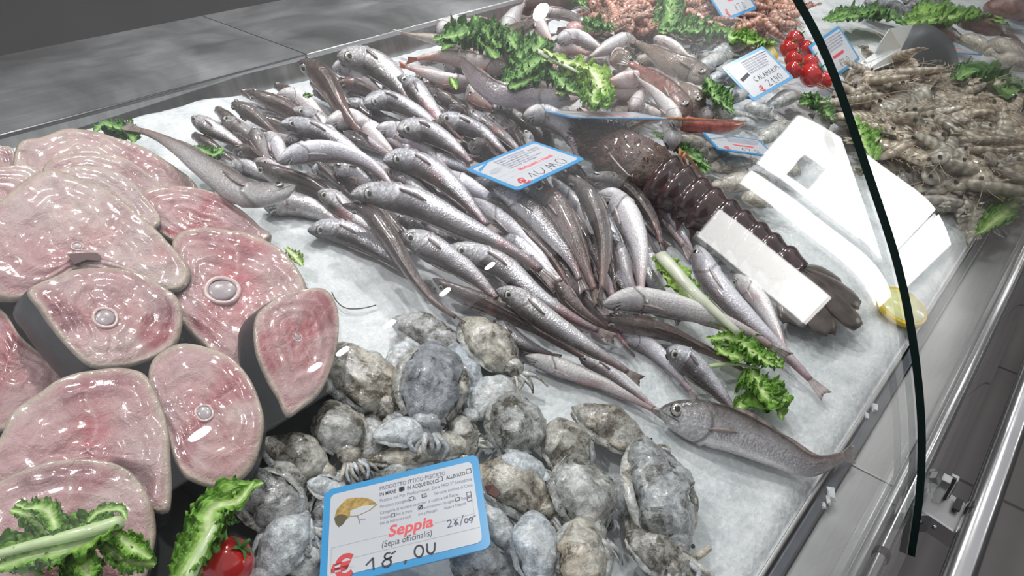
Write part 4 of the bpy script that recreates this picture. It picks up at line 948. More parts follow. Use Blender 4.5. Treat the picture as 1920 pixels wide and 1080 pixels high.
for k in range(520):
    i = int(25*rnd.random()**1.5); p = car[i]; t = (car[min(i+1, 25)]-car[max(i-1, 0)]).normalized(); s = t.cross(ICEN).normalized(); u = s.cross(t)
    a = rnd.uniform(-.25, math.pi+.25); d = (s*math.cos(a)+u*math.sin(a)*.85); q = p+d*rd[i]*.97; L = rnd.uniform(.002, .0075)*(1.4-i/28); tp = q+d*L-t*L*.6
    b = len(Vs); w0 = t.cross(d)
    for m_ in range(5): an = 2*math.pi*m_/5; Vs.append(q+(t*math.cos(an)+w0*math.sin(an))*.0014)
    Vs.append(tp)
    for m_ in range(5): Fs.append((b+m_, b+(m_+1) % 5, b+5))
tag(meshobj('spine', Vs, Fs, M['spike'], lob, smooth=False, origin=car[5]), '', None, kind='stuff')
for sg in (1, -1):
    p = car[2]; t = (car[4]-car[0]).normalized(); s = t.cross(ICEN).normalized()*sg
    for (l0, l1, w0) in ((.35, .5, .006), (.2, .8, .0045)):
        h0 = p+s*.018*l1+ICEN*.012; tube('horn', catmull([h0, h0-t*.016+ICEN*.01, h0-t*.026+ICEN*.014+s*.004], 8), [w0*(1-i/8)+.0005 for i in range(8)], M['lob_car'], lob, 10)
abd = lp_[30:]; na = 9; seg = len(abd)
for k in range(na):
    i0 = int(k*(seg-4)/na); i1 = int((k+1)*(seg-4)/na)+3; pp = abd[i0:min(seg, i1)]
    R0 = .036*(1-.040*k); V = []; F = []; n = len(pp); nsg = 28
    for i, p in enumerate(pp):
        t = (pp[min(i+1, n-1)]-pp[max(i-1, 0)]).normalized(); s = t.cross(ICEN).normalized(); u = s.cross(t)
        prf = [.86, 1.02, 1.08, 1.07, 1.0, .93, .88, .85, .83, .81]; r = R0*prf[min(i, 9)]
        for j in range(nsg):
            a = math.radians(-38)+math.radians(256)*j/(nsg-1); V.append(p+s*math.cos(a)*r*1.08+u*math.sin(a)*r*.85)
    for i in range(n-1):
        for j in range(nsg-1): a = i*nsg+j; F.append((a, a+1, a+nsg+1, a+nsg))
    F.append(tuple(range(nsg))); F.append(tuple((n-1)*nsg+j for j in range(nsg))[::-1])
    sgm = meshobj('tail_segment', V, F, M['lob_abd'], lob, origin=pp[0])
    for sg in (1, -1):
        p = pp[min(4, n-1)]; t = (pp[-1]-pp[0]).normalized(); s = t.cross(ICEN).normalized()*sg; q = p+s*R0*1.0-ICEN*R0*.35
        V = [q-t*.006, q+t*.005, q+s*.004-ICEN*.012+t*.004]; V = V+[v+s*.002 for v in V]
        sp_ = meshobj('side_spur', V, [(0, 1, 2), (5, 4, 3), (0, 3, 4, 1), (1, 4, 5, 2), (2, 5, 3, 0)], M['lob_abd'], sgm, smooth=False, origin=q); sp_.location = Vector(q)-pp[0]
p0 = abd[-3]; t = (abd[-1]-abd[-6]).normalized(); s = t.cross(ICEN).normalized()
for k, (ang, L, W) in enumerate(((-1.0, .070, .019), (-.52, .082, .021), (0, .088, .020), (.52, .082, .021), (1.0, .070, .019))):
    d = t*math.cos(ang)+s*math.sin(ang); e = d.cross(ICEN).normalized(); V = []; F = []
    for i in range(12):
        tt = i/11; wd = W*interp(tt, [0, .3, .7, .9, 1], [.35, .75, 1.0, .85, .5]); c = p0+s*math.sin(ang)*.008+d*L*tt-ICEN*(.012*tt*tt)+ICEN*.003*(2-abs(k-2))
        for j in range(7): v_ = -1+j/3; V.append(c+e*wd*v_+ICEN*(.003*(1-v_*v_))+d*rnd.uniform(-.0025, .0025)*(tt > .9)); 
    m_ = len(V); V += [v-ICEN*.002 for v in V]
    for i in range(11):
        for j in range(6): a = i*7+j; F.append((a, a+1, a+8, a+7)); F.append((a+m_, a+m_+7, a+m_+8, a+m_+1))
    for i in range(11): a = i*7; F.append((a, a+7, a+7+m_, a+m_)); a += 6; F.append((a, a+m_, a+7+m_, a+7))
    F.append(tuple([77+j for j in range(7)]+[77+m_+j for j in range(6, -1, -1)]))
    meshobj('tail_fan_blade', V, F, M['lob_fan'], lob, origin=p0)
def leg_(pts, r, nm='leg', mt='lob_leg'):
    pth = catmull([P(*p) for p in pts], 14); tube(nm, pth, [r*(1-.045*i)*(1.15 if i % 5 == 0 else 1) for i in range(14)], M[mt], lob, 10)
for pts in ([(1160, 300, .03), (1140, 288, .05), (1115, 292, .03)], [(1168, 308, .03), (1150, 284, .055), (1112, 298, .02)], [(1178, 316, .03), (1155, 290, .05), (1130, 302, .02)],
            [(1175, 322, .02), (1162, 296, .045), (1143, 290, .035)], [(1270, 330, .03), (1275, 285, .06), (1272, 280, .05)], [(1290, 330, .03), (1282, 288, .06), (1318, 330, .02)], [(1235, 362, .02), (1222, 366, .012), (1212, 358, .01)]): leg_(pts, .0030)
leg_([(1120, 262, .06), (1180, 330, .075), (1190, 318, .05), (1250, 335, .05)], .0012, 'antenna', 'fin_pale')
leg_([(1165, 250, .07), (1225, 224, .09), (1300, 224, .085), (1398, 228, .07)], .0026, 'antenna')
M['red_piece'] = simple('glossy_red_flesh', (0.50, 0.13, 0.11), 0.25, coat=.8, nscale=90, namp=.55, bscale=80, bstr=.5)
rp = make_fish('seafood_piece', [(1262, 228), (1310, 236), (1360, 238), (1395, 232)], 30, .05, 'B', M['red_piece'], 'long glossy red piece lying under the thin orange antenna', 'seafood piece', None, prof=EEL, fin='fin_red', tail=False, simple_=True)

# ------------------------------------------------------------------ leaves
def leaf_mat(name, edge, mid, rib):
    m, nt, b = new_mat(name); at = N(nt, 'ShaderNodeAttribute', attribute_name='lf'); sep = N(nt, 'ShaderNodeSeparateColor'); nt.links.new(at.outputs['Color'], sep.inputs[0])
    v = coords(nt); n = noise_(nt, v, 70, 5, .65); g = math_(nt, 'ADD', sep.outputs[0], math_(nt, 'MULTIPLY', math_(nt, 'SUBTRACT', n, .5), .5))
    r = ramp(nt, [(0.05, rib), (0.30, mid), (0.75, edge)], g); n2 = noise_(nt, v, 200, 3)
    base = mix(nt, 1.0, r.outputs[0], ramp(nt, [(0.3, 0.7), (0.7, 1.2)], n2).outputs[0], 'MULTIPLY'); nt.links.new(base, b.inputs['Base Color'])
    b.inputs['Roughness'].default_value = 0.5; b.inputs['Coat Weight'].default_value = 0.12; b.inputs['Transmission Weight'].default_value = 0.0
    b.inputs['Subsurface Weight'].default_value = 0.10; b.inputs['Subsurface Radius'].default_value = (.002, .006, .001)
    vo = N(nt, 'ShaderNodeTexVoronoi'); vo.inputs['Scale'].default_value = 160; nt.links.new(v, vo.inputs['Vector']); bump(nt, b, vo.outputs['Distance'], .6, .0015); return m
M['leaf'] = leaf_mat('lettuce_green', (0.15, 0.34, 0.035), (0.28, 0.48, 0.08), (0.55, 0.66, 0.32))
M['leaf_dark'] = leaf_mat('lettuce_dark_green', (0.075, 0.20, 0.035), (0.13, 0.30, 0.05), (0.30, 0.46, 0.16))
M['leaf_pale'] = leaf_mat('lettuce_pale_green', (0.30, 0.48, 0.08), (0.50, 0.62, 0.24), (0.70, 0.74, 0.52))
M['stem'] = simple('lettuce_stem', (0.52, 0.64, 0.34), 0.3, coat=0.4, nscale=50, namp=0.25, bscale=60, bstr=0.4)
M['stem_pale'] = simple('pale_lettuce_stem', (0.70, 0.72, 0.58), 0.35, coat=0.3, nscale=50, namp=0.12, bscale=60, bstr=0.4)
LEAF = []
def leaf(parts, label, mt='leaf', stem=None, smt='stem', amp=1.0, sr=5, group=None):
    """parts: [(spine px list, half width px list or number, h)] frilled blades sharing one stem"""
    h0_ = parts[0][2]; p0 = P(*parts[0][0][0][:2], h0_[0] if isinstance(h0_, list) else h0_); root = empty('lettuce_leaf', p0-ICEN*.01, label, 'lettuce', group)
    ex = []
    for (px, hw, h) in parts:
        mx_ = hw if isinstance(hw, (int, float)) else max(hw)
        if mx_ >= 18:
            for q in range(2): ex.append(([(x+rnd.uniform(-.45, .45)*mx_, y+rnd.uniform(-.45, .45)*mx_) for (x, y) in px], [max(5, .72*v) for v in (hw if isinstance(hw, list) else [hw])], [hh+.004*(q+1) for hh in h] if isinstance(h, list) else h+.005*(q+1)))
    for (px, hw, h) in parts+(ex if amp >= 1 else []):
        n = 96; mm = 35; hs = h if isinstance(h, (list, tuple)) else [h]*len(px)
        sp = catmull([P(p[0], p[1], hh) for p, hh in zip(px, hs)], n); V = []; F = []; A = []; sd = rnd.random()*60
        for i, c in enumerate(sp):
            t = (sp[min(i+1, n-1)]-sp[max(i-1, 0)]).normalized(); s = t.cross(ICEN).normalized(); u = i/(n-1); mp = m_per_px(c)
            w0 = (hw if isinstance(hw, (int, float)) else interp(u, [k/max(1, len(hw)-1) for k in range(len(hw))], hw))*mp*math.sin(math.pi*min(1, .10+.86*u+.04))**.35
            for j in range(mm):
                v_ = -1+2*j/(mm-1); av = abs(v_); sg = 1 if v_ > 0 else -1
                lobe = 1+.30*mn.noise(Vector((u*5+sd, sg*3, 0)))+.34*mn.noise(Vector((u*16+sd, sg*5, 0)))
                tooth = 1+.30*av**3*mn.noise(Vector((u*60+sd, sg*7, 0)))
                curl = av**2*w0*.34*amp*(.8*math.sin(u*34+sd+sg+v_*2)+.9*math.sin(u*83+sd*2+sg*2+4*mn.noise(Vector((u*9, sg, sd))))+1.5*mn.noise(Vector((u*40, v_*7, sd))))
                x = v_*w0*lobe*tooth*(1-.10*av*amp)
                V.append(c+s*x+ICEN*(curl+w0*.25*av)+t*(av**2*w0*(.16*math.sin(u*71+sd)+.35*mn.noise(Vector((u*44, v_*7, sd+9))))+av*w0*.25)); A.append((av, u, 0))
        for i in range(n-1):
            for j in range(mm-1): a = i*mm+j; F.append((a, a+1, a+mm+1, a+mm))
        meshobj('blade', V, F, M[mt], root, attrs={'lf': A}, origin=sp[0])
    if stem:
        for st in stem:
            sp = catmull([P(*p) for p in st], 16); mp = m_per_px(sp[0]); tube('stem', sp, [sr*mp*(1.15-.6*i/15) for i in range(16)], M[smt], root, 10, flat=.75)
    LEAF.append(root); return root
leaf([([(262, 262), (235, 250), (205, 238), (185, 240)], [8, 26, 22, 8], .03)], 'small dark lettuce sprig against the steel ledge by the back steak', 'leaf_dark')
leaf([([(425, 285), (395, 292), (365, 280)], [6, 20, 10], .035)], 'small lettuce sprig between the big-mouthed grey hake and the first hake heads', 'leaf_dark')
leaf([([(535, 465), (550, 478), (568, 500)], [6, 14, 6], .02)], 'tiny pale lettuce frill sticking out beside the rosy steak', 'leaf_pale')
leaf([([(585, 178), (570, 182)], [5, 8], .05)], 'tiny green leaf scrap between two back hakes beside the ledge', 'leaf_dark')
leaf([([(855, 168), (848, 152), (845, 145)], [5, 10, 5], .06)], 'single small green leaf tip above the white belly-up fish', 'leaf')
leaf([([(985, 110), (930, 85), (880, 70), (820, 85)], [26, 44, 40, 14], .075), ([(930, 95), (915, 60), (895, 38)], [24, 34, 10], .08), ([(965, 105), (1000, 95), (1015, 70)], [20, 34, 14], .08)], 'big dark green curly lettuce head on the back of the mixed heap', 'leaf_dark')
leaf([([(1025, 110), (985, 130), (950, 160)], [16, 34, 22], .085), ([(1010, 130), (1060, 165), (1100, 160)], [18, 26, 14], .08)], 'dark frilly lettuce hanging in front of the big curly head', 'leaf_dark')
leaf([([(1010, 100), (1060, 125), (1105, 150), (1130, 200)], [8, 30, 36, 20], .095)], 'light green lettuce leaf with a white rib ending near the red-brown fish', 'leaf_pale', [[(1008, 96, .095), (1050, 118, .104), (1098, 142, .104)]], 'stem_pale', sr=6)
leaf([([(1105, 165), (1120, 185), (1130, 200)], [14, 32, 24], .10)], 'bright green frilled tip hanging over the edge-on price card', 'leaf')
leaf([([(1085, 168), (1055, 176), (1035, 172)], [4, 7, 3], .085)], 'flat cream-green leaf rib beside the violet-grey fish', 'leaf_pale')
leaf([([(1150, 60), (1115, 48), (1095, 38)], [8, 22, 10], .08)], 'dark lettuce sprig on the white fish at the rear', 'leaf_dark')
leaf([([(1095, 8), (1070, -5), (1050, -15)], [8, 18, 10], .08)], 'dark lettuce sprig cut by the top edge beside the pink shrimps', 'leaf_dark')
leaf([([(1230, 50), (1255, 20), (1250, -10)], [18, 30, 16], .06), ([(1245, 55), (1300, 50), (1350, 60)], [18, 30, 24], .06)], 'dark curly lettuce between the two heaps of pink shrimps', 'leaf_dark')
leaf([([(1340, 60), (1390, 72), (1455, 85)], [20, 24, 10], .06)], 'bright yellow-green lettuce running up to the lemon behind the squid card', 'leaf')
leaf([([(1370, 205), (1345, 175), (1315, 155)], [10, 26, 14], .07)], 'green leaf below the squids beside the speckled brown fish', 'leaf_dark')
leaf([([(1330, 320), (1300, 300), (1270, 275), (1225, 250)], [10, 20, 16, 10], .03)], 'lettuce strip along the far side of the lobster', 'leaf_dark')
leaf([([(1560, 215), (1530, 195), (1500, 185)], [14, 26, 12], .045)], 'lettuce sprig under the bunch of red tomatoes', 'leaf_dark')
leaf([([(1545, 40), (1590, 28), (1650, 28), (1700, 48)], [10, 20, 26, 16], .04)], 'wide band of lettuce behind the card standing by the tomatoes', 'leaf_dark')
leaf([([(1700, 40), (1760, 25), (1830, 30), (1890, 45)], [18, 30, 28, 16], .06)], 'yellow-green lettuce at the top right beyond the folded white tag', 'leaf')
leaf([([(1790, 150), (1830, 140), (1880, 160), (1930, 170)], [16, 32, 38, 24], .06)], 'dark lettuce at the right photo edge beyond the dark bowl', 'leaf_dark')
leaf([([(1605, 215), (1625, 255), (1640, 300)], [14, 24, 18], .04)], 'green lettuce tongue right behind the dark glass edge', 'leaf')
leaf([([(1905, 375), (1870, 410), (1830, 440)], [12, 26, 14], .03)], 'pale lettuce clump near the yellow lemon end at the far right', 'leaf')
leaf([([(1235, 478), (1265, 520), (1310, 575), (1365, 625)], [26, 34, 28, 14], [.035, .038, .035, .03])], 'long pale lettuce leaf with a broad white rib under the thin front hakes', 'leaf_pale', [[(1240, 480, .044), (1300, 545, .05), (1385, 625, .040)]], 'stem_pale', .5, sr=13)
leaf([([(1335, 640), (1370, 650), (1420, 665), (1470, 690)], [8, 24, 34, 18], .022), ([(1400, 690), (1420, 730), (1450, 750), (1470, 770)], [16, 44, 40, 16], .016), ([(1400, 745), (1385, 765), (1375, 770)], [12, 16, 8], .016)], 'frilly green lettuce spread on the bare ice near the front rim', 'leaf', [[(1315, 690, .02), (1370, 682, .02), (1420, 690, .022)]])
leaf([([(225, 985), (120, 1010), (40, 1030), (-40, 1060)], [30, 52, 48, 30], .105), ([(110, 1010), (75, 970), (30, 945)], [18, 34, 16], .11), ([(200, 1010), (240, 1040), (290, 1060)], [20, 36, 20], .10), ([(120, 1030), (150, 1070), (165, 1120)], [24, 40, 20], .10)], 'large lettuce leaf with a thick pale stem across the bottom left steak', 'leaf', [[(228, 978, .112), (150, 1000, .118), (60, 1022, .118), (-40, 1050, .118)]], sr=13)
leaf([([(160, 985), (185, 960), (225, 955), (238, 975)], [6, 12, 12, 6], .115)], 'thin curled lettuce shred arching over the thick pale stem', 'leaf')
leaf([([(330, 1110), (370, 1030), (400, 970), (430, 925), (495, 905)], [24, 40, 44, 36, 14], .060)], 'tall curly lettuce leaf standing between the steaks and the tomato', 'leaf', [[(340, 1110, .066), (385, 1020, .070), (425, 950, .068)]], sr=13)

# ------------------------------------------------------------------ tomatoes, lemon
M['tomato'] = simple('tomato_skin', (0.52, 0.012, 0.012), 0.16, coat=0.8, nscale=8, namp=0.15)
M['calyx'] = simple('tomato_calyx', (0.05, 0.16, 0.02), 0.5)
def tomato(px, py, w, h, label, lean=(0, 0)):
    c = P(px, py, h); r = w/2*m_per_px(c); root = empty('tomato', c-ICEN*r, label, 'tomato', 'tomatoes' if w < 60 else None)
    ax = (ICEN+RIGHT*lean[0]+Vector((0, 1, 0))*lean[1]).normalized(); s = ax.cross(Vector((1, 0, .1))).normalized(); t = ax.cross(s); V = []; F = []
    for i in range(17):
        a = math.pi*i/16
        for k in range(28):
            b_ = 2*math.pi*k/28; q = r*math.sin(a)*(1+.015*math.cos(5*b_)); z = r*.95*math.cos(a)-(r*.16*math.exp(-(a/.35)**2)); V.append(c+(s*math.cos(b_)+t*math.sin(b_))*q+ax*z)
    for i in range(16):
        for k in range(28): a = i*28+k; b_ = i*28+(k+1) % 28; F.append((a, a+28, b_+28, b_))
    meshobj('flesh', V, F, M['tomato'], root, origin=c)
    V = []; F = []; top = c+ax*r*.83
    for k in range(5):
        a = 2*math.pi*k/5; d = s*math.cos(a)+t*math.sin(a); e = ax.cross(d); b0 = len(V)
        V += [top-e*r*.09, top+d*r*.32+ax*r*.10-e*r*.08, top+d*r*.6+ax*r*.02, top+d*r*.32+ax*r*.10+e*r*.08, top+e*r*.09, top+ax*r*.1]; F.append(tuple(b0+i for i in (0, 1, 2, 3, 4))); F.append((b0, b0+4, b0+5))
    cal = meshobj('calyx', V, F, M['calyx'], root, smooth=False, origin=top)
    tube('stalk', [top, top+ax*r*.25+d*r*.05, top+ax*r*.4+d*r*.14], [r*.06]*3, M['calyx'], root, 8)
tomato(424, 1056, 104, .040, 'large red tomato at the bottom edge beside the curly leaf', (1.6, .9))
for i, (a, lb) in enumerate((((1491, 74, 34, .06), 'topmost of the small tomatoes by the squid card'), ((1480, 92, 36, .065), 'left outermost of the small tomatoes, second from the top'), ((1512, 92, 32, .05), 'small tomato half hidden behind the dark glass edge, upper'),
    ((1489, 112, 36, .07), 'small tomato in the middle of the left column of the bunch'), ((1489, 131, 34, .065), 'lowest left of the small tomatoes touching the squid card'), ((1519, 118, 34, .06), 'small tomato at the centre of the bunch beside the stalk'),
    ((1522, 141, 46, .06), 'biggest and frontmost of the small tomatoes'), ((1545, 150, 36, .05), 'small tomato under the dark glass edge at the right of the bunch'))):
    tomato(*a, lb, (.3, .1 if i % 2 else -.3))
M['rind'] = simple('lemon_rind', (0.72, 0.50, 0.02), 0.35, bscale=200, bstr=0.4)
M['pith'] = simple('lemon_flesh', (0.75, 0.74, 0.36), 0.25, coat=0.5, nscale=60, namp=0.15, bscale=80, bstr=0.4)
def lemon(px, py, w, h, nrm, label):
    c = P(px, py, h); r = w/2*m_per_px(c); n = Vector(nrm).normalized(); root = empty('lemon_slice', c-ICEN*r*.3, label, 'lemon', 'lemon slices')
    V, F = tube_data([c-n*.004, c-n*.0035, c+n*.002, c+n*.0025], [r*.97, r, r, r*.97], 30, up=n.cross(Vector((.3, .2, 1))).normalized() if False else Vector((0, 1, .2)))
    meshobj('rind', V, F, M['rind'], root, origin=c)
    V, F = tube_data([c+n*.0022, c+n*.0032], [r*.88, r*.86], 30, up=Vector((0, 1, .2))); meshobj('flesh', V, F, M['pith'], root, origin=c)
lemon(1437, 100, 46, .055, (-.3, -.5, .8), 'pale lemon slice tucked behind the squid price card')
lemon(1690, 575, 96, .012, (-.1, -.25, .96), 'yellow lemon slice on the ice behind the dark glass edge')
lemon(1880, 372, 44, .02, (.2, -.5, .8), 'thin yellow lemon wedge near the far right rim')

# ------------------------------------------------------------------ price cards
M['card_blue'] = simple('card_blue_border', (0.065, 0.33, 0.66), 0.25, coat=0.5)
M['card_white'] = simple('card_white_panel', (0.62, 0.63, 0.68), 0.25, coat=0.5)
M['ink_red'] = simple('red_print', (0.62, 0.05, 0.06), 0.5)
M['ink_pink'] = simple('pink_red_print', (0.80, 0.10, 0.12), 0.5)
M['ink'] = simple('black_print', (0.05, 0.05, 0.07), 0.5)
M['ink_soft'] = simple('violet_grey_print', (0.20, 0.19, 0.28), 0.5)
M['ink_line'] = simple('thin_grey_line', (0.42, 0.45, 0.48), 0.5)
M['drawn_tan'] = simple('printed_tan', (0.42, 0.27, 0.07), 0.5, nscale=300, namp=.5); M['drawn_dark'] = simple('printed_olive', (0.10, 0.085, 0.04), 0.5)
M['prong'] = simple('clear_card_holder', (0.55, 0.6, 0.62), 0.15, coat=.5)
class Card:
    def __init__(s, C, U, V_, W, H, label, back=False):
        s.C = Vector(C); s.U = Vector(U).normalized(); s.V = Vector(V_).normalized(); s.N = s.U.cross(s.V).normalized(); s.W = W; s.H = H
        s.root = empty('price_card', s.C, label, 'price card', 'blue bordered price cards')
        s.rr('border', 0, 0, 1, 1, .045, M['card_blue'], -.0006, .0006); s.inner = s.rr('panel', .045, .07, .955, .93, .035, M['card_white'], .0006, .0009)
    def pt(s, x, y, z=0): return s.C+s.U*(x-.5)*s.W+s.V*(y-.5)*s.H+s.N*z
    def rr(s, nm, x0, y0, x1, y1, r, mat, z0, z1, parent=None):
        pts = []; ry = r*s.W/s.H
        for (cx, cy, a0) in ((x1-r, y1-ry, 0), (x0+r, y1-ry, 90), (x0+r, y0+ry, 180), (x1-r, y0+ry, 270)):
            for k in range(7): a = math.radians(a0+15*k); pts.append((cx+r*math.cos(a), cy+ry*math.sin(a)))
        n = len(pts); V = [s.pt(x, y, z0) for x, y in pts]+[s.pt(x, y, z1) for x, y in pts]
        return meshobj(nm, V, [tuple(range(n))[::-1], tuple(range(n, 2*n))]+[(i, (i+1) % n, (i+1) % n+n, i+n) for i in range(n)], mat, s.root, smooth=False, origin=s.C)
    def text(s, txt, x, y, size, mat, nm='printed_text', bold=0, shear=0, sx=1.0, rot=0, align='LEFT'):
        cu = bpy.data.curves.new('text', 'FONT'); cu.body = txt; cu.size = size*s.H; cu.offset = bold*s.H; cu.shear = shear; cu.align_x = align; cu.resolution_u = 3
        o = bpy.data.objects.new('tmp', cu); COL.objects.link(o); dg = bpy.context.evaluated_depsgraph_get(); dg.update()
        me = bpy.data.meshes.new_from_object(o.evaluated_get(dg)); bpy.data.objects.remove(o); me.name = nm
        c, sn = math.cos(rot), math.sin(rot)
        for v in me.vertices:
            xx, yy = v.co.x*sx, v.co.y; v.co = s.pt(x, y, .0010)+s.U*(xx*c-yy*sn)+s.V*(xx*sn+yy*c)-s.C
        me.materials.clear(); me.materials.append(mat); ob = bpy.data.objects.new(nm, me); COL.objects.link(ob); ob.parent = s.root; return ob
    def lines(s, nm, polys, wd, mat):
        V = []; F = []
        for pl in polys:
            for (a, b_) in zip(pl[:-1], pl[1:]):
                A_ = s.pt(*a, .0010); B_ = s.pt(*b_, .0010); d = (B_-A_); 
                if d.length < 1e-7: continue
                d.normalize(); e = s.N.cross(d)*wd*s.H/2; k = len(V); A_ -= d*wd*s.H*.25; B_ += d*wd*s.H*.25; V += [A_-e, B_-e, B_+e, A_+e]; F.append((k, k+1, k+2, k+3))
        return meshobj(nm, V, F, mat, s.root, smooth=False, origin=s.C)
    def blob(s, nm, pts, mat, z=.0011):
        n = len(pts); return meshobj(nm, [s.pt(x, y, z) for x, y in pts], [tuple(range(n))], mat, s.root, smooth=False, origin=s.C)
    def rect(s, x, y, w_, h_): return [(x, y), (x+w_, y), (x+w_, y+h_), (x, y+h_), (x, y)]
def arcp(cx, cy, rx, ry, a0, a1, n=10): return [(cx+rx*math.cos(math.radians(a0+(a1-a0)*k/n)), cy+ry*math.sin(math.radians(a0+(a1-a0)*k/n))) for k in range(n+1)]
# card 1, cuttlefish
c1 = Card((.226, .25, .087), (.716, -.654, .244), (.662, .747, .06), .1125, .0765, 'large blue bordered card reading Seppia 18,00 among the cuttlefish')
c1.text('PRODOTTO ITTICO PESCATO', .36, .845, .062, M['ink_soft'], bold=.001, sx=.74)
c1.text('IN MARE', .36, .78, .056, M['ink'], bold=.001, sx=.72); c1.text('IN ACQUE DOLCI', .535, .78, .056, M['ink'], bold=.001, sx=.66); c1.text('ALLEVATO', .785, .79, .056, M['ink'], bold=.001, sx=.66)
c1.text('Pescato nel Mar Mediterraneo, Zona FAO 37 Sottozona', .36, .715, .052, M['ink_soft'], sx=.72); c1.text('Prodotto scongelato  Si      No      Termine minimo di Cons.', .36, .65, .050, M['ink_soft'], sx=.70)
c1.text('Categoria di attrezzi usati per la cattura del Pesce:', .36, .585, .048, M['ink_soft'], sx=.74); c1.text('Sciabiche      Reti da traino      Reti da circuizione e raccogliere      Draghe', .36, .53, .045, M['ink_soft'], sx=.60)
c1.text('Reti da imbrocco e simili        Ami e Palangari        Nasse e Trappole', .36, .475, .045, M['ink_soft'], sx=.62)
c1.lines('tick_box', [c1.rect(.485+.003, .782, .028, .042), c1.rect(.733, .79, .028, .045), c1.rect(.915, .80, .03, .048), c1.rect(.545, .655, .026, .036), c1.rect(.625, .655, .026, .036), c1.rect(.43, .528, .022, .032), c1.rect(.60, .54, .022, .034), c1.rect(.83, .532, .022, .034), c1.rect(.90, .50, .026, .040), c1.rect(.90, .555, .026, .040)], .006, M['ink'])
c1.lines('handwritten_cross', [[(.488, .785), (.515, .822)], [(.515, .785), (.488, .822)], [(.50, .78), (.502, .825)], [(.486, .803), (.517, .803)], [(.604, .545), (.620, .572)]], .016, M['ink'])
c1.text('Seppia', .405, .335, .155, M['ink_pink'], bold=.004, shear=.2); c1.text('(Sepia officinalis)', .365, .245, .088, M['ink'], shear=.15, sx=.76)
c1.lines('ruled_box', [[(.065, .36), (.40, .36)], [(.065, .36), (.065, .13), (.20, .13)], [(.20, .215), (.95, .215)], [(.69, .36), (.93, .36), (.93, .50)], [(.08, .365), (.93, .445)][:1]*1], .0045, M['ink_line'])
c1.text('\u20ac', .075, .055, .28, M['ink_red'], bold=.012, sx=1.0)
c1.lines('handwritten_price', [[(.275, .115), (.315, .165), (.318, .06)], arcp(.405, .150, .022, .030, 60, 330)+arcp(.395, .088, .026, .034, 100, -260), [(.425, .162), (.448, .178)], [(.506, .07), (.500, .045)],
    arcp(.585, .125, .026, .055, 90, 450, 14), [(.635, .175)]+arcp(.655, .12, .022, .045, 180, 360)+[(.682, .168)]], .017, M['ink'])
c1.lines('handwritten_date', [arcp(.775, .335, .012, .02, 150, -40)+[(.765, .285), (.795, .290)], [(.825, .345), (.805, .31), (.812, .288), (.826, .30), (.815, .318), (.808, .305)], [(.806, .35), (.83, .29)], [(.838, .275), (.862, .37)], arcp(.877, .31, .010, .022, 90, 450), arcp(.905, .315, .011, .014, 0, 360)+[(.916, .315), (.905, .275)], [(.918, .33), (.935, .34)]], .011, M['ink_soft'])
c1.blob('printed_cuttlefish', [(.075, .66), (.09, .76), (.15, .84), (.20, .835), (.26, .81), (.31, .765), (.345, .70), (.30, .655), (.22, .625), (.17, .64), (.14, .60), (.11, .57), (.085, .60)], M['drawn_tan'])
c1.blob('printed_cuttlefish', [(.175, .70), (.25, .72), (.335, .70), (.29, .655), (.22, .63), (.175, .645)], M['card_white'], .0012); c1.blob('printed_cuttlefish', [(.075, .66), (.085, .60), (.105, .555), (.13, .575), (.16, .64), (.13, .68), (.10, .69)], M['drawn_dark'], .0012)
c1.lines('printed_outline', [[(.175, .70), (.25, .645), (.335, .70)], [(.22, .625), (.225, .60), (.235, .56), (.23, .54)], [(.235, .585), (.27, .575)]], .008, M['ink_soft'])
# card 2, small hakes
c2_ = Card((.628, .469, .1475), (.998, -.055, .024), (.056, .997, -.047), .116, .079, 'tilted blue bordered card stuck into the heap of hakes')
for i, yy in enumerate((.84, .78, .72, .66, .60, .54)): c2_.text(('PRODOTTO ITTICO PESCATO', 'IN MARE    IN ACQUE DOLCI    ALLEVATO', 'Pescato nel Mar Mediterraneo, Zona FAO 37', 'Prodotto scongelato  Si   No', 'Categoria di attrezzi usati per la cattura', 'Reti da traino   Ami e Palangari')[i], .30, yy, .058, M['ink_soft'], sx=.80, bold=.0005)
c2_.text('Merluzzetti o Naselli', .34, .40, .105, M['ink_pink'], bold=.003, shear=.15, sx=.82)
c2_.text('\u20ac', .13, .06, .24, M['ink_red'], bold=.010); c2_.lines('ruled_box', [[(.07, .46), (.32, .46)], [(.07, .34), (.32, .34)], [(.07, .34), (.07, .10)], [(.30, .33), (.94, .33)]], .006, M['ink_line'])
c2_.lines('handwritten_price', [[(.30, .14), (.35, .26), (.36, .10)], [(.42, .26), (.40, .14), (.45, .10), (.50, .16), (.53, .27)], [(.57, .10), (.60, .28), (.64, .12), (.66, .28), (.70, .10)], [(.58, .19), (.67, .21)], arcp(.78, .20, .045, .09, 90, 450, 14)], .013, M['ink'])
c2_.blob('printed_fish', [(.08, .62), (.13, .70), (.22, .72), (.27, .66), (.20, .60), (.12, .58)], M['ink_line']); c2_.blob('printed_stripe', [(.06, .78), (.06, .84), (.22, .93), (.27, .93)], M['card_blue'])
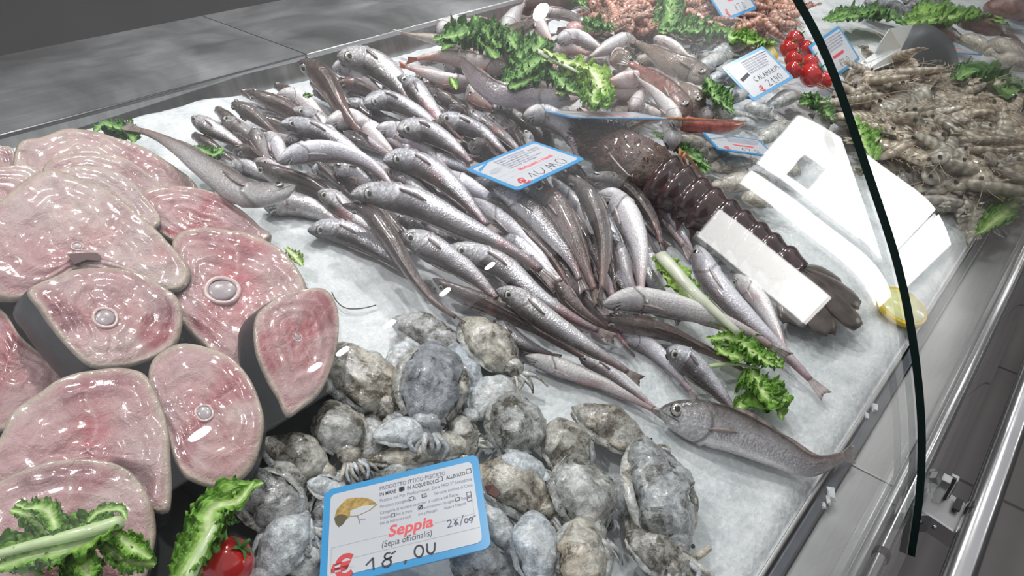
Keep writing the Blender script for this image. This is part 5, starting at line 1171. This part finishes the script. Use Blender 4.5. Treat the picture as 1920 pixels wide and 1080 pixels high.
# card 3, squid
c3 = Card((1.197, .439, .141), (.974, -.158, .163), (.062, .876, .479), .1125, .0765, 'blue bordered card reading CALAMARI 21,90 left of the tomatoes')
for i, yy in enumerate((.85, .79, .73, .67, .61, .55)): c3.text('PRODOTTO ITTICO PESCATO Mar Mediterraneo'[:34-i*2], .36, yy, .055, M['ink_soft'] if i else M['ink'], sx=.85, bold=.001)
c3.lines('handwritten_name', [arcp(.36, .40, .035, .055, 60, 300), [(.41, .34), (.435, .45), (.46, .34)], [(.42, .385), (.452, .385)], [(.48, .45), (.48, .34), (.52, .34)], [(.54, .34), (.565, .45), (.59, .34)], [(.55, .385), (.58, .385)], [(.61, .34), (.61, .45), (.635, .39), (.66, .45), (.66, .34)], [(.68, .34), (.70, .45), (.725, .34)], [(.75, .34), (.75, .45), (.78, .42), (.75, .39), (.785, .34)], [(.81, .34), (.81, .45)], [(.84, .36), (.85, .46), (.87, .40), (.89, .46), (.91, .36)]], .016, M['ink'])
c3.lines('handwritten_price', [arcp(.50, .235, .03, .04, 160, -30)+[(.48, .11), (.55, .12)], [(.59, .20), (.62, .27), (.61, .11)], [(.645, .12), (.64, .09)], arcp(.695, .225, .025, .035, 0, 360)+[(.72, .22), (.70, .11)], arcp(.79, .20, .035, .07, 90, 450)], .016, M['ink'])
c3.text('\u20ac', .27, .08, .20, M['ink_red'], bold=.010); c3.blob('printed_squid', [(.10, .56), (.32, .62), (.33, .54), (.12, .48)], M['ink'])
def card_from(C, U, V_, W, H, lab, price, dark=True):
    c = Card(C, U, V_, W, H, lab)
    for i, yy in enumerate((.84, .77, .70, .63, .56)): c.text('PRODOTTO ITTICO PESCATO Mediterraneo'[:32-i*2], .34, yy, .06, M['ink_soft'], sx=.85, bold=.001)
    c.lines('printed_name', [[(.38, .43), (.72, .43)], [(.40, .40), (.70, .40)]], .05, M['ink_pink']); c.text('\u20ac', .15, .08, .22, M['ink_red'], bold=.010)
    c.lines('handwritten_price', price, .014, M['ink']); c.blob('printed_shape', [(.09, .62), (.16, .72), (.26, .70), (.28, .60), (.18, .55)], M['ink_line']); return c
def cardcam(C, k): C = Vector(C); return O+(C-O)*k
PR = [[(.45, .14), (.48, .28), (.485, .10)], [(.53, .27), (.60, .27), (.56, .10)], arcp(.70, .19, .03, .08, 90, 450), [(.66, .09), (.655, .06)]]
card_from(cardcam((1.655, .457, .083), .88), (.975, -.106, .196), (-.056, .735, .676), .110, .075, 'blue bordered card standing between the dark glass edge and the mantis shrimps', PR)
def card_edge(lp, rp, h, tilt, H, lab, twist=0):
    a = P(*lp, h); b_ = P(*rp, h); U = (b_-a); W = U.length; U.normalize(); V0 = ICEN.cross(U).normalized(); V_ = V0*math.cos(tilt)+ICEN.cross(Vector((0,0,0)))*0+U.cross(V0)*math.sin(tilt)
    return card_from((a+b_)/2, U, V_, W, H, lab, PR)
card_edge((1335, 4), (1398, -18), .085, .55, .085, 'blue bordered card cut by the top edge, standing among the pink shrimps')
card_edge((1044, 214), (1222, 217), .085, -.42, .078, 'price card seen almost edge-on above the lobster horns')
card_edge((1330, 264), (1440, 279), .060, -.15, .060, 'small blue bordered card lying beyond the lobster under the red piece')
card_edge((1745, 86), (1818, 92), .05, -.10, .075, 'blue bordered card lying behind the dark bowl at the top right')
card_edge((1890, -2), (1950, 8), .05, .0, .075, 'card corner at the top right photo corner')

# ------------------------------------------------------------------ white folded tag, dark bowl
M['paper'] = simple('white_paper_tag', (0.90, 0.92, 0.92), 0.5)
a, b_, c_, d_ = P(1630, 118, .050), P(1668, 56, .105), P(1712, 46, .115), P(1682, 112, .055)
V = []; n_ = (b_-a).cross(d_-a).normalized()*.0008; pp = [P(1598, 128, .04), P(1640, 100, .058), P(1650, 80, .085), P(1668, 54, .108), P(1712, 46, .112), P(1690, 90, .075), P(1682, 114, .055), P(1610, 142, .038)]
V = [p+n_ for p in pp]+[p-n_ for p in pp]; k = len(pp)
tagr = meshobj('paper_tag', V, [tuple(range(k)), tuple(range(k, 2*k))[::-1]]+[(i, (i+1) % k, (i+1) % k+k, i+k) for i in range(k)], M['paper'], smooth=False, origin=a)
tag(tagr, 'blank white folded tag standing up in front of the dark bowl', 'tag')
cb = P(1752, 128, .045); rb_ = 84*m_per_px(cb); root = empty('bowl', cb-ICEN*.03, 'dark grey round bowl tipped up among the shellfish at the top right', 'bowl')
nb_ = (Vector((-.45, -.80, .45))).normalized(); e1 = nb_.cross(Vector((0, 0, 1))).normalized(); e2 = e1.cross(nb_); V = []; F = []; prf = [(0, 0), (.45, 0), (.72, .05), (.88, .16), (1.0, .32), (1.03, .33), (1.0, .27), (.90, .12), (.74, .0), (.45, -.05), (0, -.05)]
for (q, z) in prf:
    for k in range(48): a = 2*math.pi*k/48; V.append(cb+(e1*math.cos(a)+e2*math.sin(a))*rb_*q-nb_*rb_*z)
for i in range(len(prf)-1):
    for k in range(48): a = i*48+k; b2 = i*48+(k+1) % 48; F.append((a, b2, b2+48, a+48))
M['bowl'] = simple('dark_grey_plastic', (0.060, 0.066, 0.072), 0.45, nscale=20, namp=.15)
meshobj('shell', V, F, M['bowl'], root, origin=cb)
V, F = tube_data([cb+(e1*math.cos(2*math.pi*k/48)+e2*math.sin(2*math.pi*k/48))*rb_*1.01-nb_*rb_*.33 for k in range(49)], [.0022]*49, 8); meshobj('rim', V, F, M['bowl'], root, origin=cb)

# ------------------------------------------------------------------ shrimps
def crust_mat(name, a, b_, c):
    m, nt, b = new_mat(name); v = coords(nt); at = N(nt, 'ShaderNodeAttribute', attribute_name='fv'); sep = N(nt, 'ShaderNodeSeparateColor'); nt.links.new(at.outputs['Color'], sep.inputs[0])
    n = noise_(nt, v, 90, 4, .6); st = math_(nt, 'SINE', math_(nt, 'MULTIPLY', sep.outputs[0], 62.0)); f = math_(nt, 'ADD', n, math_(nt, 'MULTIPLY', st, .10))
    base = ramp(nt, [(0.32, a), (0.52, b_), (0.70, c)], f).outputs[0]; oi = N(nt, 'ShaderNodeObjectInfo')
    base = mix(nt, 1.0, base, mix(nt, oi.outputs['Random'], (.78, .80, .82), (1.15, 1.08, 1.0)), 'MULTIPLY'); nt.links.new(base, b.inputs['Base Color']); b.inputs['Roughness'].default_value = .25; b.inputs['Coat Weight'].default_value = .6
    bump(nt, b, math_(nt, 'ADD', math_(nt, 'MULTIPLY', st, .5), n), .5, .0015); return m
M['shrimp'] = crust_mat('pink_shrimp_shell', (0.30, 0.13, 0.10), (0.52, 0.27, 0.21), (0.68, 0.46, 0.38))
M['mantis'] = crust_mat('mantis_shrimp_shell', (0.27, 0.23, 0.18), (0.52, 0.45, 0.36), (0.74, 0.69, 0.61))
M['mantis_pale'] = crust_mat('pale_mantis_shell', (0.34, 0.32, 0.29), (0.54, 0.51, 0.46), (0.72, 0.69, 0.64))
M['feeler'] = simple('shrimp_feeler', (0.50, 0.38, 0.28), 0.4)
def shrimp_proto(nm, L, r, bend, mt, wide, legs):
    """curled crustacean along +x, head at -x, lying on its side"""
    path = []; n = 22
    for i in range(n):
        t = i/(n-1); a = bend*(t-.35); path.append(Vector((math.sin(a)/max(.01, bend)*L, (1-math.cos(a))/max(.01, bend)*L, 0)))
    out = {}
    V = []; F = []; A = []; ns = 12
    for i, p in enumerate(path):
        t = i/(n-1); tt = (path[min(i+1, n-1)]-path[max(i-1, 0)]).normalized(); s = tt.cross(Vector((0, 0, 1))); q = r*interp(t, [0, .06, .2, .4, .7, .9, 1], [.25, .7, 1, .95, .75, .5, .35])*(1+.09*((i*0.5) % 1 > .25)*(t > .35))
        for k in range(ns): a = 2*math.pi*k/ns; V.append(p+s*math.cos(a)*q*(1 if not wide else 1.25)+Vector((0, 0, 1))*math.sin(a)*q*(.8 if not wide else .62)); A.append((t, (math.cos(a)+1)/2, 0))
    for i in range(n-1):
        for k in range(ns): a = i*ns+k; b_ = i*ns+(k+1) % ns; F.append((a, b_, b_+ns, a+ns))
    F += [tuple(range(ns))[::-1], tuple((n-1)*ns+k for k in range(ns))]
    parts = [('shell', V, F, mt, A)]
    e = path[-1]; d = (path[-1]-path[-3]).normalized(); s = d.cross(Vector((0, 0, 1))); V = []; F = []
    for (a, l) in ((-.5, .16), (0, .18), (.5, .16)):
        dd = d*math.cos(a)+s*math.sin(a); w_ = dd.cross(Vector((0, 0, 1)))*r*.35; b0 = len(V)
        for z in (.0006, -.0006): V += [e+Vector((0, 0, z)), e+dd*L*l*.5-w_+Vector((0, 0, z)), e+dd*L*l+Vector((0, 0, z)), e+dd*L*l*.5+w_+Vector((0, 0, z))]
        F += [(b0, b0+1, b0+2, b0+3), (b0+7, b0+6, b0+5, b0+4), (b0, b0+4, b0+5, b0+1), (b0+1, b0+5, b0+6, b0+2), (b0+2, b0+6, b0+7, b0+3)]
    parts.append(('tail_fan', V, F, mt, None))
    V = []; F = []
    for k in range(legs):
        t = .12+.55*k/legs; p = path[int(t*(n-1))]; tt = (path[int(t*(n-1))+1]-p).normalized(); s = -tt.cross(Vector((0, 0, 1)))
        for z in (-.4, .4): tube_data([p+s*r*.8+Vector((0, 0, z*r)), p+s*r*1.25+tt*r*.2+Vector((0, 0, z*r*1.2)), p+s*r*1.5-tt*r*.4+Vector((0, 0, z*r*1.2))], [r*.10, r*.07, r*.03], 5, up=Vector((1, .2, 0)), V=V, F=F)
    parts.append(('legs', V, F, 'feeler', None))
    V = []; F = []; h = path[0]; d = (path[0]-path[2]).normalized(); s = d.cross(Vector((0, 0, 1)))
    for k in (-.6, .5): tube_data(catmull([h, h+d*L*.2+s*k*L*.1, h+d*L*.36+s*k*L*.25-Vector((0, 0, .004))], 7), [.0005]*7, 4, up=Vector((0, 0, 1)), V=V, F=F)
    parts.append(('feelers', V, F, 'feeler', None))
    V = []; F = []
    for sg in (1, -1):
        c = path[1]+Vector((0, 0, sg*r*.55)); tube_data([c-d*r*.2, c, c+d*r*.25], [r*.08, r*.24, r*.08], 8, up=Vector((0, 0, 1)), V=V, F=F)
    parts.append(('eyes', V, F, 'pupil', None))
    mes = []
    for (pn, V, F, m_, A) in parts:
        o = meshobj(pn, V, F, M[m_], attrs={'fv': A} if A else None); mes.append((pn, o.data)); bpy.data.objects.remove(o)
    return mes
def place(mes, nm, loc, rot, sc, label, cat, group):
    r = bpy.data.objects.new(nm, None); COL.objects.link(r); r.empty_display_size = .01; r.location = loc; r.rotation_euler = rot; r.scale = (sc, sc, sc); tag(r, label, cat, group)
    for (pn, me) in mes: o = bpy.data.objects.new(pn, me); COL.objects.link(o); o.parent = r
    return r
PROT = {'s': [shrimp_proto('s', .070, .0095, b_, 'shrimp', False, 6) for b_ in (1.2, 2.2, 3.0)], 'm': [shrimp_proto('m', .12, .0145, b_, 'mantis', True, 5) for b_ in (.5, 1.3, 2.0)], 'p': [shrimp_proto('p', .12, .0145, b_, 'mantis_pale', True, 5) for b_ in (.3, .9)]}
def heap(key, pg, step, hgt, sc, nm, label, cat, group, lim=300):
    xs_ = [p[0] for p in pg]; ys_ = [p[1] for p in pg]; cnt_ = 0; y = min(ys_)
    while y < max(ys_):
        x = min(xs_)
        while x < max(xs_):
            px = x+rnd.uniform(-.45, .45)*step; py = y+rnd.uniform(-.4, .4)*step*.6
            if inside(px, py, pg) and cnt_ < lim:
                for lay in ((0, 1) if hgt > .035 else (0,)):
                    h = .012+(hgt if lay else hgt*.35)*rnd.uniform(.6, 1); place(rnd.choice(PROT[key]), nm, P(px, py, h), (rnd.uniform(-.7, .7), rnd.uniform(-.5, .5), rnd.uniform(0, 6.28)), sc*rnd.uniform(.85, 1.15), label, cat, group); cnt_ += 1
            x += step
        y += step*.62
    return cnt_
n1 = heap('s', [(1085, -25), (1110, 30), (1170, 62), (1235, 62), (1240, 10), (1250, -25)], 18, .05, 1.0, 'shrimp', 'pink shrimp in the heap between the mixed fish and the dark curly lettuce', 'shrimp', 'pink shrimps left of the lettuce')
n2 = heap('s', [(1265, -25), (1270, 25), (1320, 45), (1400, 55), (1470, 62), (1495, 30), (1500, -25)], 20, .05, 1.0, 'shrimp', 'pink shrimp in the heap around the topmost price card', 'shrimp', 'pink shrimps around the top card')
n3 = heap('m', [(1590, 185), (1625, 140), (1680, 108), (1730, 130), (1800, 150), (1880, 175), (1930, 190), (1930, 330), (1860, 360), (1790, 330), (1700, 285), (1640, 240), (1590, 200)], 26, .045, 1.0, 'mantis_shrimp', 'brownish beige mantis shrimp in the tangled heap right of the dark glass edge', 'mantis shrimp', 'mantis shrimps in the heap')
n4 = heap('p', [(1680, 270), (1800, 335), (1880, 365), (1850, 410), (1780, 390), (1700, 330)], 26, .02, .9, 'mantis_shrimp', 'pale mantis shrimp along the front edge of the beige heap', 'mantis shrimp', 'pale mantis shrimps in front')
print('shrimps', n1, n2, n3, n4)
# octopus-like brown heap and grey pieces at the far right
M['brown_oct'] = cuttle_mat('red_brown_octopus_skin', (0.22, 0.10, 0.08), (0.08, 0.03, 0.025), (0.36, 0.20, 0.15), .0, .0)
for i, (a, b_, w_, h) in enumerate((((1720, 60), (1800, 72), 40, .03), ((1800, 40), (1880, 60), 50, .04), ((1850, 15), (1925, 30), 50, .04), ((1870, 90), (1925, 105), 40, .03))):
    A_ = P(*a, h); B_ = P(*b_, h); c = (A_+B_)/2; R = w_/2*m_per_px(c); V, F, _ = blob_data(catmull([A_, c+ICEN*R*.3, B_], 20), [R*math.sin(math.pi*(.08+.84*k/19))**.6 for k in range(20)], .8, i*3, .3, 22, 18)
    root = empty('octopus', c-ICEN*R*.5, ['red-brown octopus behind the folded white tag', 'red-brown octopus at the upper right beside the yellow-green lettuce', 'red-brown octopus cut by the top right corner', 'red-brown octopus below the corner one at the right edge'][i], 'octopus', 'octopuses at the top right')
    meshobj('mantle', V, F, M['brown_oct'], root, origin=c); d = (B_-A_).normalized(); s = d.cross(ICEN)
    for k in range(4): q = B_-d*R*.4+s*(k-1.5)*R*.4; tube('arm', catmull([q, q+d*R*.9+s*(k-1.5)*R*.3+ICEN*R*.1, q+d*R*1.3+s*(k-1.5)*R*1.0-ICEN*R*.2], 9), [R*.2*(1-i2/10) for i2 in range(9)], M['brown_oct'], root, 8)
for i, (a, b_, w_) in enumerate((((1620, 5), (1690, 20), 40), ((1850, 80), (1910, 110), 46), ((1870, 110), (1925, 125), 40), ((1800, 70), (1850, 95), 36), ((1700, 12), (1760, 2), 36))):
    squid(a, b_, w_, .04, 'cut_dark' if i in (0, 4) else 'squid_beige')
# pink round pieces
M['pinkmeat'] = simple('pink_roe_piece', (0.58, 0.33, 0.33), 0.3, coat=.7, nscale=60, namp=.3, bscale=70, bstr=.6)
for (a, b_, w_, lab) in (((1062, 52), (1098, 60), 34, 'round pink piece by the dark lettuce sprig at the rear'), ((975, 200), (1022, 192), 40, 'pale pink fish piece resting by the white curved fish near the cards'), ((1015, 118), (1035, 135), 34, 'pinkish brown cut piece under the white lettuce rib')):
    A_ = P(*a, .06); B_ = P(*b_, .06); c = (A_+B_)/2; R = w_/2*m_per_px(c); V, F, _ = blob_data(catmull([A_, c, B_], 16), [R*math.sin(math.pi*(.10+.80*k/15))**.5 for k in range(16)], .85, a[0], .2, 40, 18)
    tag(meshobj('fish_piece', V, F, M['pinkmeat'], origin=c), lab, 'fish piece', 'pink pieces in the mixed heap')
# seaweed thread and chips of dirt on the ice
M['thread'] = simple('dark_seaweed_thread', (0.10, 0.07, 0.05), 0.6)
th = tube('seaweed_thread', catmull([P(622, 548, .008), P(632, 566, .006), P(650, 578, .006), P(680, 578, .006), P(705, 572, .006)], 20), .0006, M['thread'], nseg=5); tag(th, 'thin dark seaweed thread on the ice right of the small leaf-shaped steak', 'seaweed')
ch = [P(909, 913, .062), P(925, 911, .062), P(939, 927, .062), P(929, 935, .060), P(914, 927, .060)]; V = ch+[p+ICEN*.0015 for p in ch]
tag(meshobj('shell_chip', V, [tuple(range(5))[::-1], tuple(range(5, 10))]+[(i, (i+1) % 5, (i+1) % 5+5, i+5) for i in range(5)], simple('brown_chip', (.10, .035, .025), .5), smooth=False, origin=ch[0]), 'small brown angular chip lying on the cuttlefish right of the price card', 'chip')

# ------------------------------------------------------------------ labels that single each thing out
def ordinal(n): return {1: 'nearest', 2: 'second nearest', 3: 'third nearest', 4: 'fourth nearest', 5: 'fifth nearest', 6: 'sixth nearest', 7: 'seventh nearest', 8: 'eighth nearest', 9: 'ninth nearest', 10: 'tenth nearest'}.get(n, '%dth nearest' % n)
LM = {'the steel ledge seam': (573, 97), 'the small sprig left of the heap': (385, 290), 'the open-mouthed grey hake': (553, 350), 'the left corner of the hake price card': (870, 318), 'the right corner of the hake price card': (1095, 298),
      'the violet-grey eel-like fish': (900, 165), 'the lobster tail rings': (1290, 380), 'the pale lettuce rib': (1240, 480), 'the dark central cuttlefish': (800, 700), 'the grey fish lying apart': (1240, 770), 'the rosy steak': (540, 480), 'the middle of the heap': (760, 330), 'the fanned tails above the front hake': (1130, 560)}
def autolabel(items, fmt, lms):
    by = {}
    for (o, pt, kind) in items:
        k = min(lms, key=lambda q: (lms[q][0]-pt[0])**2+(lms[q][1]-pt[1])**2); by.setdefault((k, kind), []).append((math.dist(lms[k], pt), o))
    for (k, kind), L in by.items():
        L.sort(key=lambda a: a[0])
        for i, (d, o) in enumerate(L): o['label'] = fmt(kind, ordinal(i+1) if len(L) > 1 else 'beside', k) if len(L) > 1 else fmt(kind, 'close', k)
autolabel([(o, px[0] if m != 'f' else px[1], m) for (o, px, m) in HK], lambda kd, od, k: ('partly buried hake, ' if kd == 'f' else LN[kd]+' hake, head ')+od+' to '+k, LM)
for (o, px, m) in HK:
    if len(px) == 7 and px[0] == (553, 350): o['label'] = 'large grey hake facing right, mouth line and eye showing, beside the steaks'
    if px[0] == (522, 303): o['label'] = 'long pale hake arched on its back over the left of the heap'
    if px[0] == (657, 366): o['label'] = 'largest bright silver hake with a clear round eye, in the middle of the heap'
    if px[0] == (1132, 571): o['label'] = 'long pinkish white hake lying across the front over the lettuce'
autolabel([(o, ((t[0]+h[0])/2, (t[1]+h[1])/2), m) for (o, t, h, m) in CUT], lambda kd, od, k: CW[kd]+' cuttlefish, '+od+' to '+k,
          {'the top left corner of the Seppia card': (609, 925), 'the top right corner of the Seppia card': (894, 849), 'the leaf-shaped steak': (570, 780), 'the red tomato': (424, 1056), 'the front hake tails': (900, 610), 'the single grey fish': (1236, 770), 'the bottom photo edge': (1090, 1080), 'the bare ice at the right': (1310, 900)})
autolabel([(o, ((t[0]+h[0])/2, (t[1]+h[1])/2), m) for (o, t, h, m) in SQ], lambda kd, od, k: {'squid': 'translucent grey', 'squid_beige': 'beige', 'cut_dark': 'dark grey'}[kd]+' squid, '+od+' to '+k,
          {'the left corner of the squid card': (1350, 130), 'the lower corner of the squid card': (1415, 188), 'the dark curly lettuce': (1290, 60), 'the orange antenna tip': (1398, 228), 'the small card beyond the lobster': (1385, 290), 'the dark bowl': (1790, 100), 'the top right card': (1640, 10)})
autolabel([(o, pt, kd) for (o, pt, kd) in MFILL], lambda kd, od, k: {'whitefish': 'milky', 'brownfish': 'mottled brown', 'pinkfish': 'pinkish', 'eel': 'violet-grey', 'redfish': 'red-brown'}[kd]+' fish half buried, '+od+' to '+k,
          {'the dark curly lettuce head': (900, 75), 'the white lettuce rib': (1050, 118), 'the violet-grey eel-like fish': (960, 185), 'the long smooth brown fish': (1230, 100), 'the red-brown gurnard': (1240, 165), 'the rear ledge': (840, 30), 'the edge-on card': (1130, 215)})
for o in bpy.data.objects:
    if '_c' in o: del o['_c']
    if '_m' in o: del o['_m']
    if 'label' in o and not o['label']: del o['label']
lab = {}
for o in bpy.data.objects:
    if o.parent is None and 'label' in o: lab.setdefault(o['label'], []).append(o.name)
for k, v in lab.items():
    if len(v) > 1 and 'shrimp' not in k: print('DUP', k, v[:4])
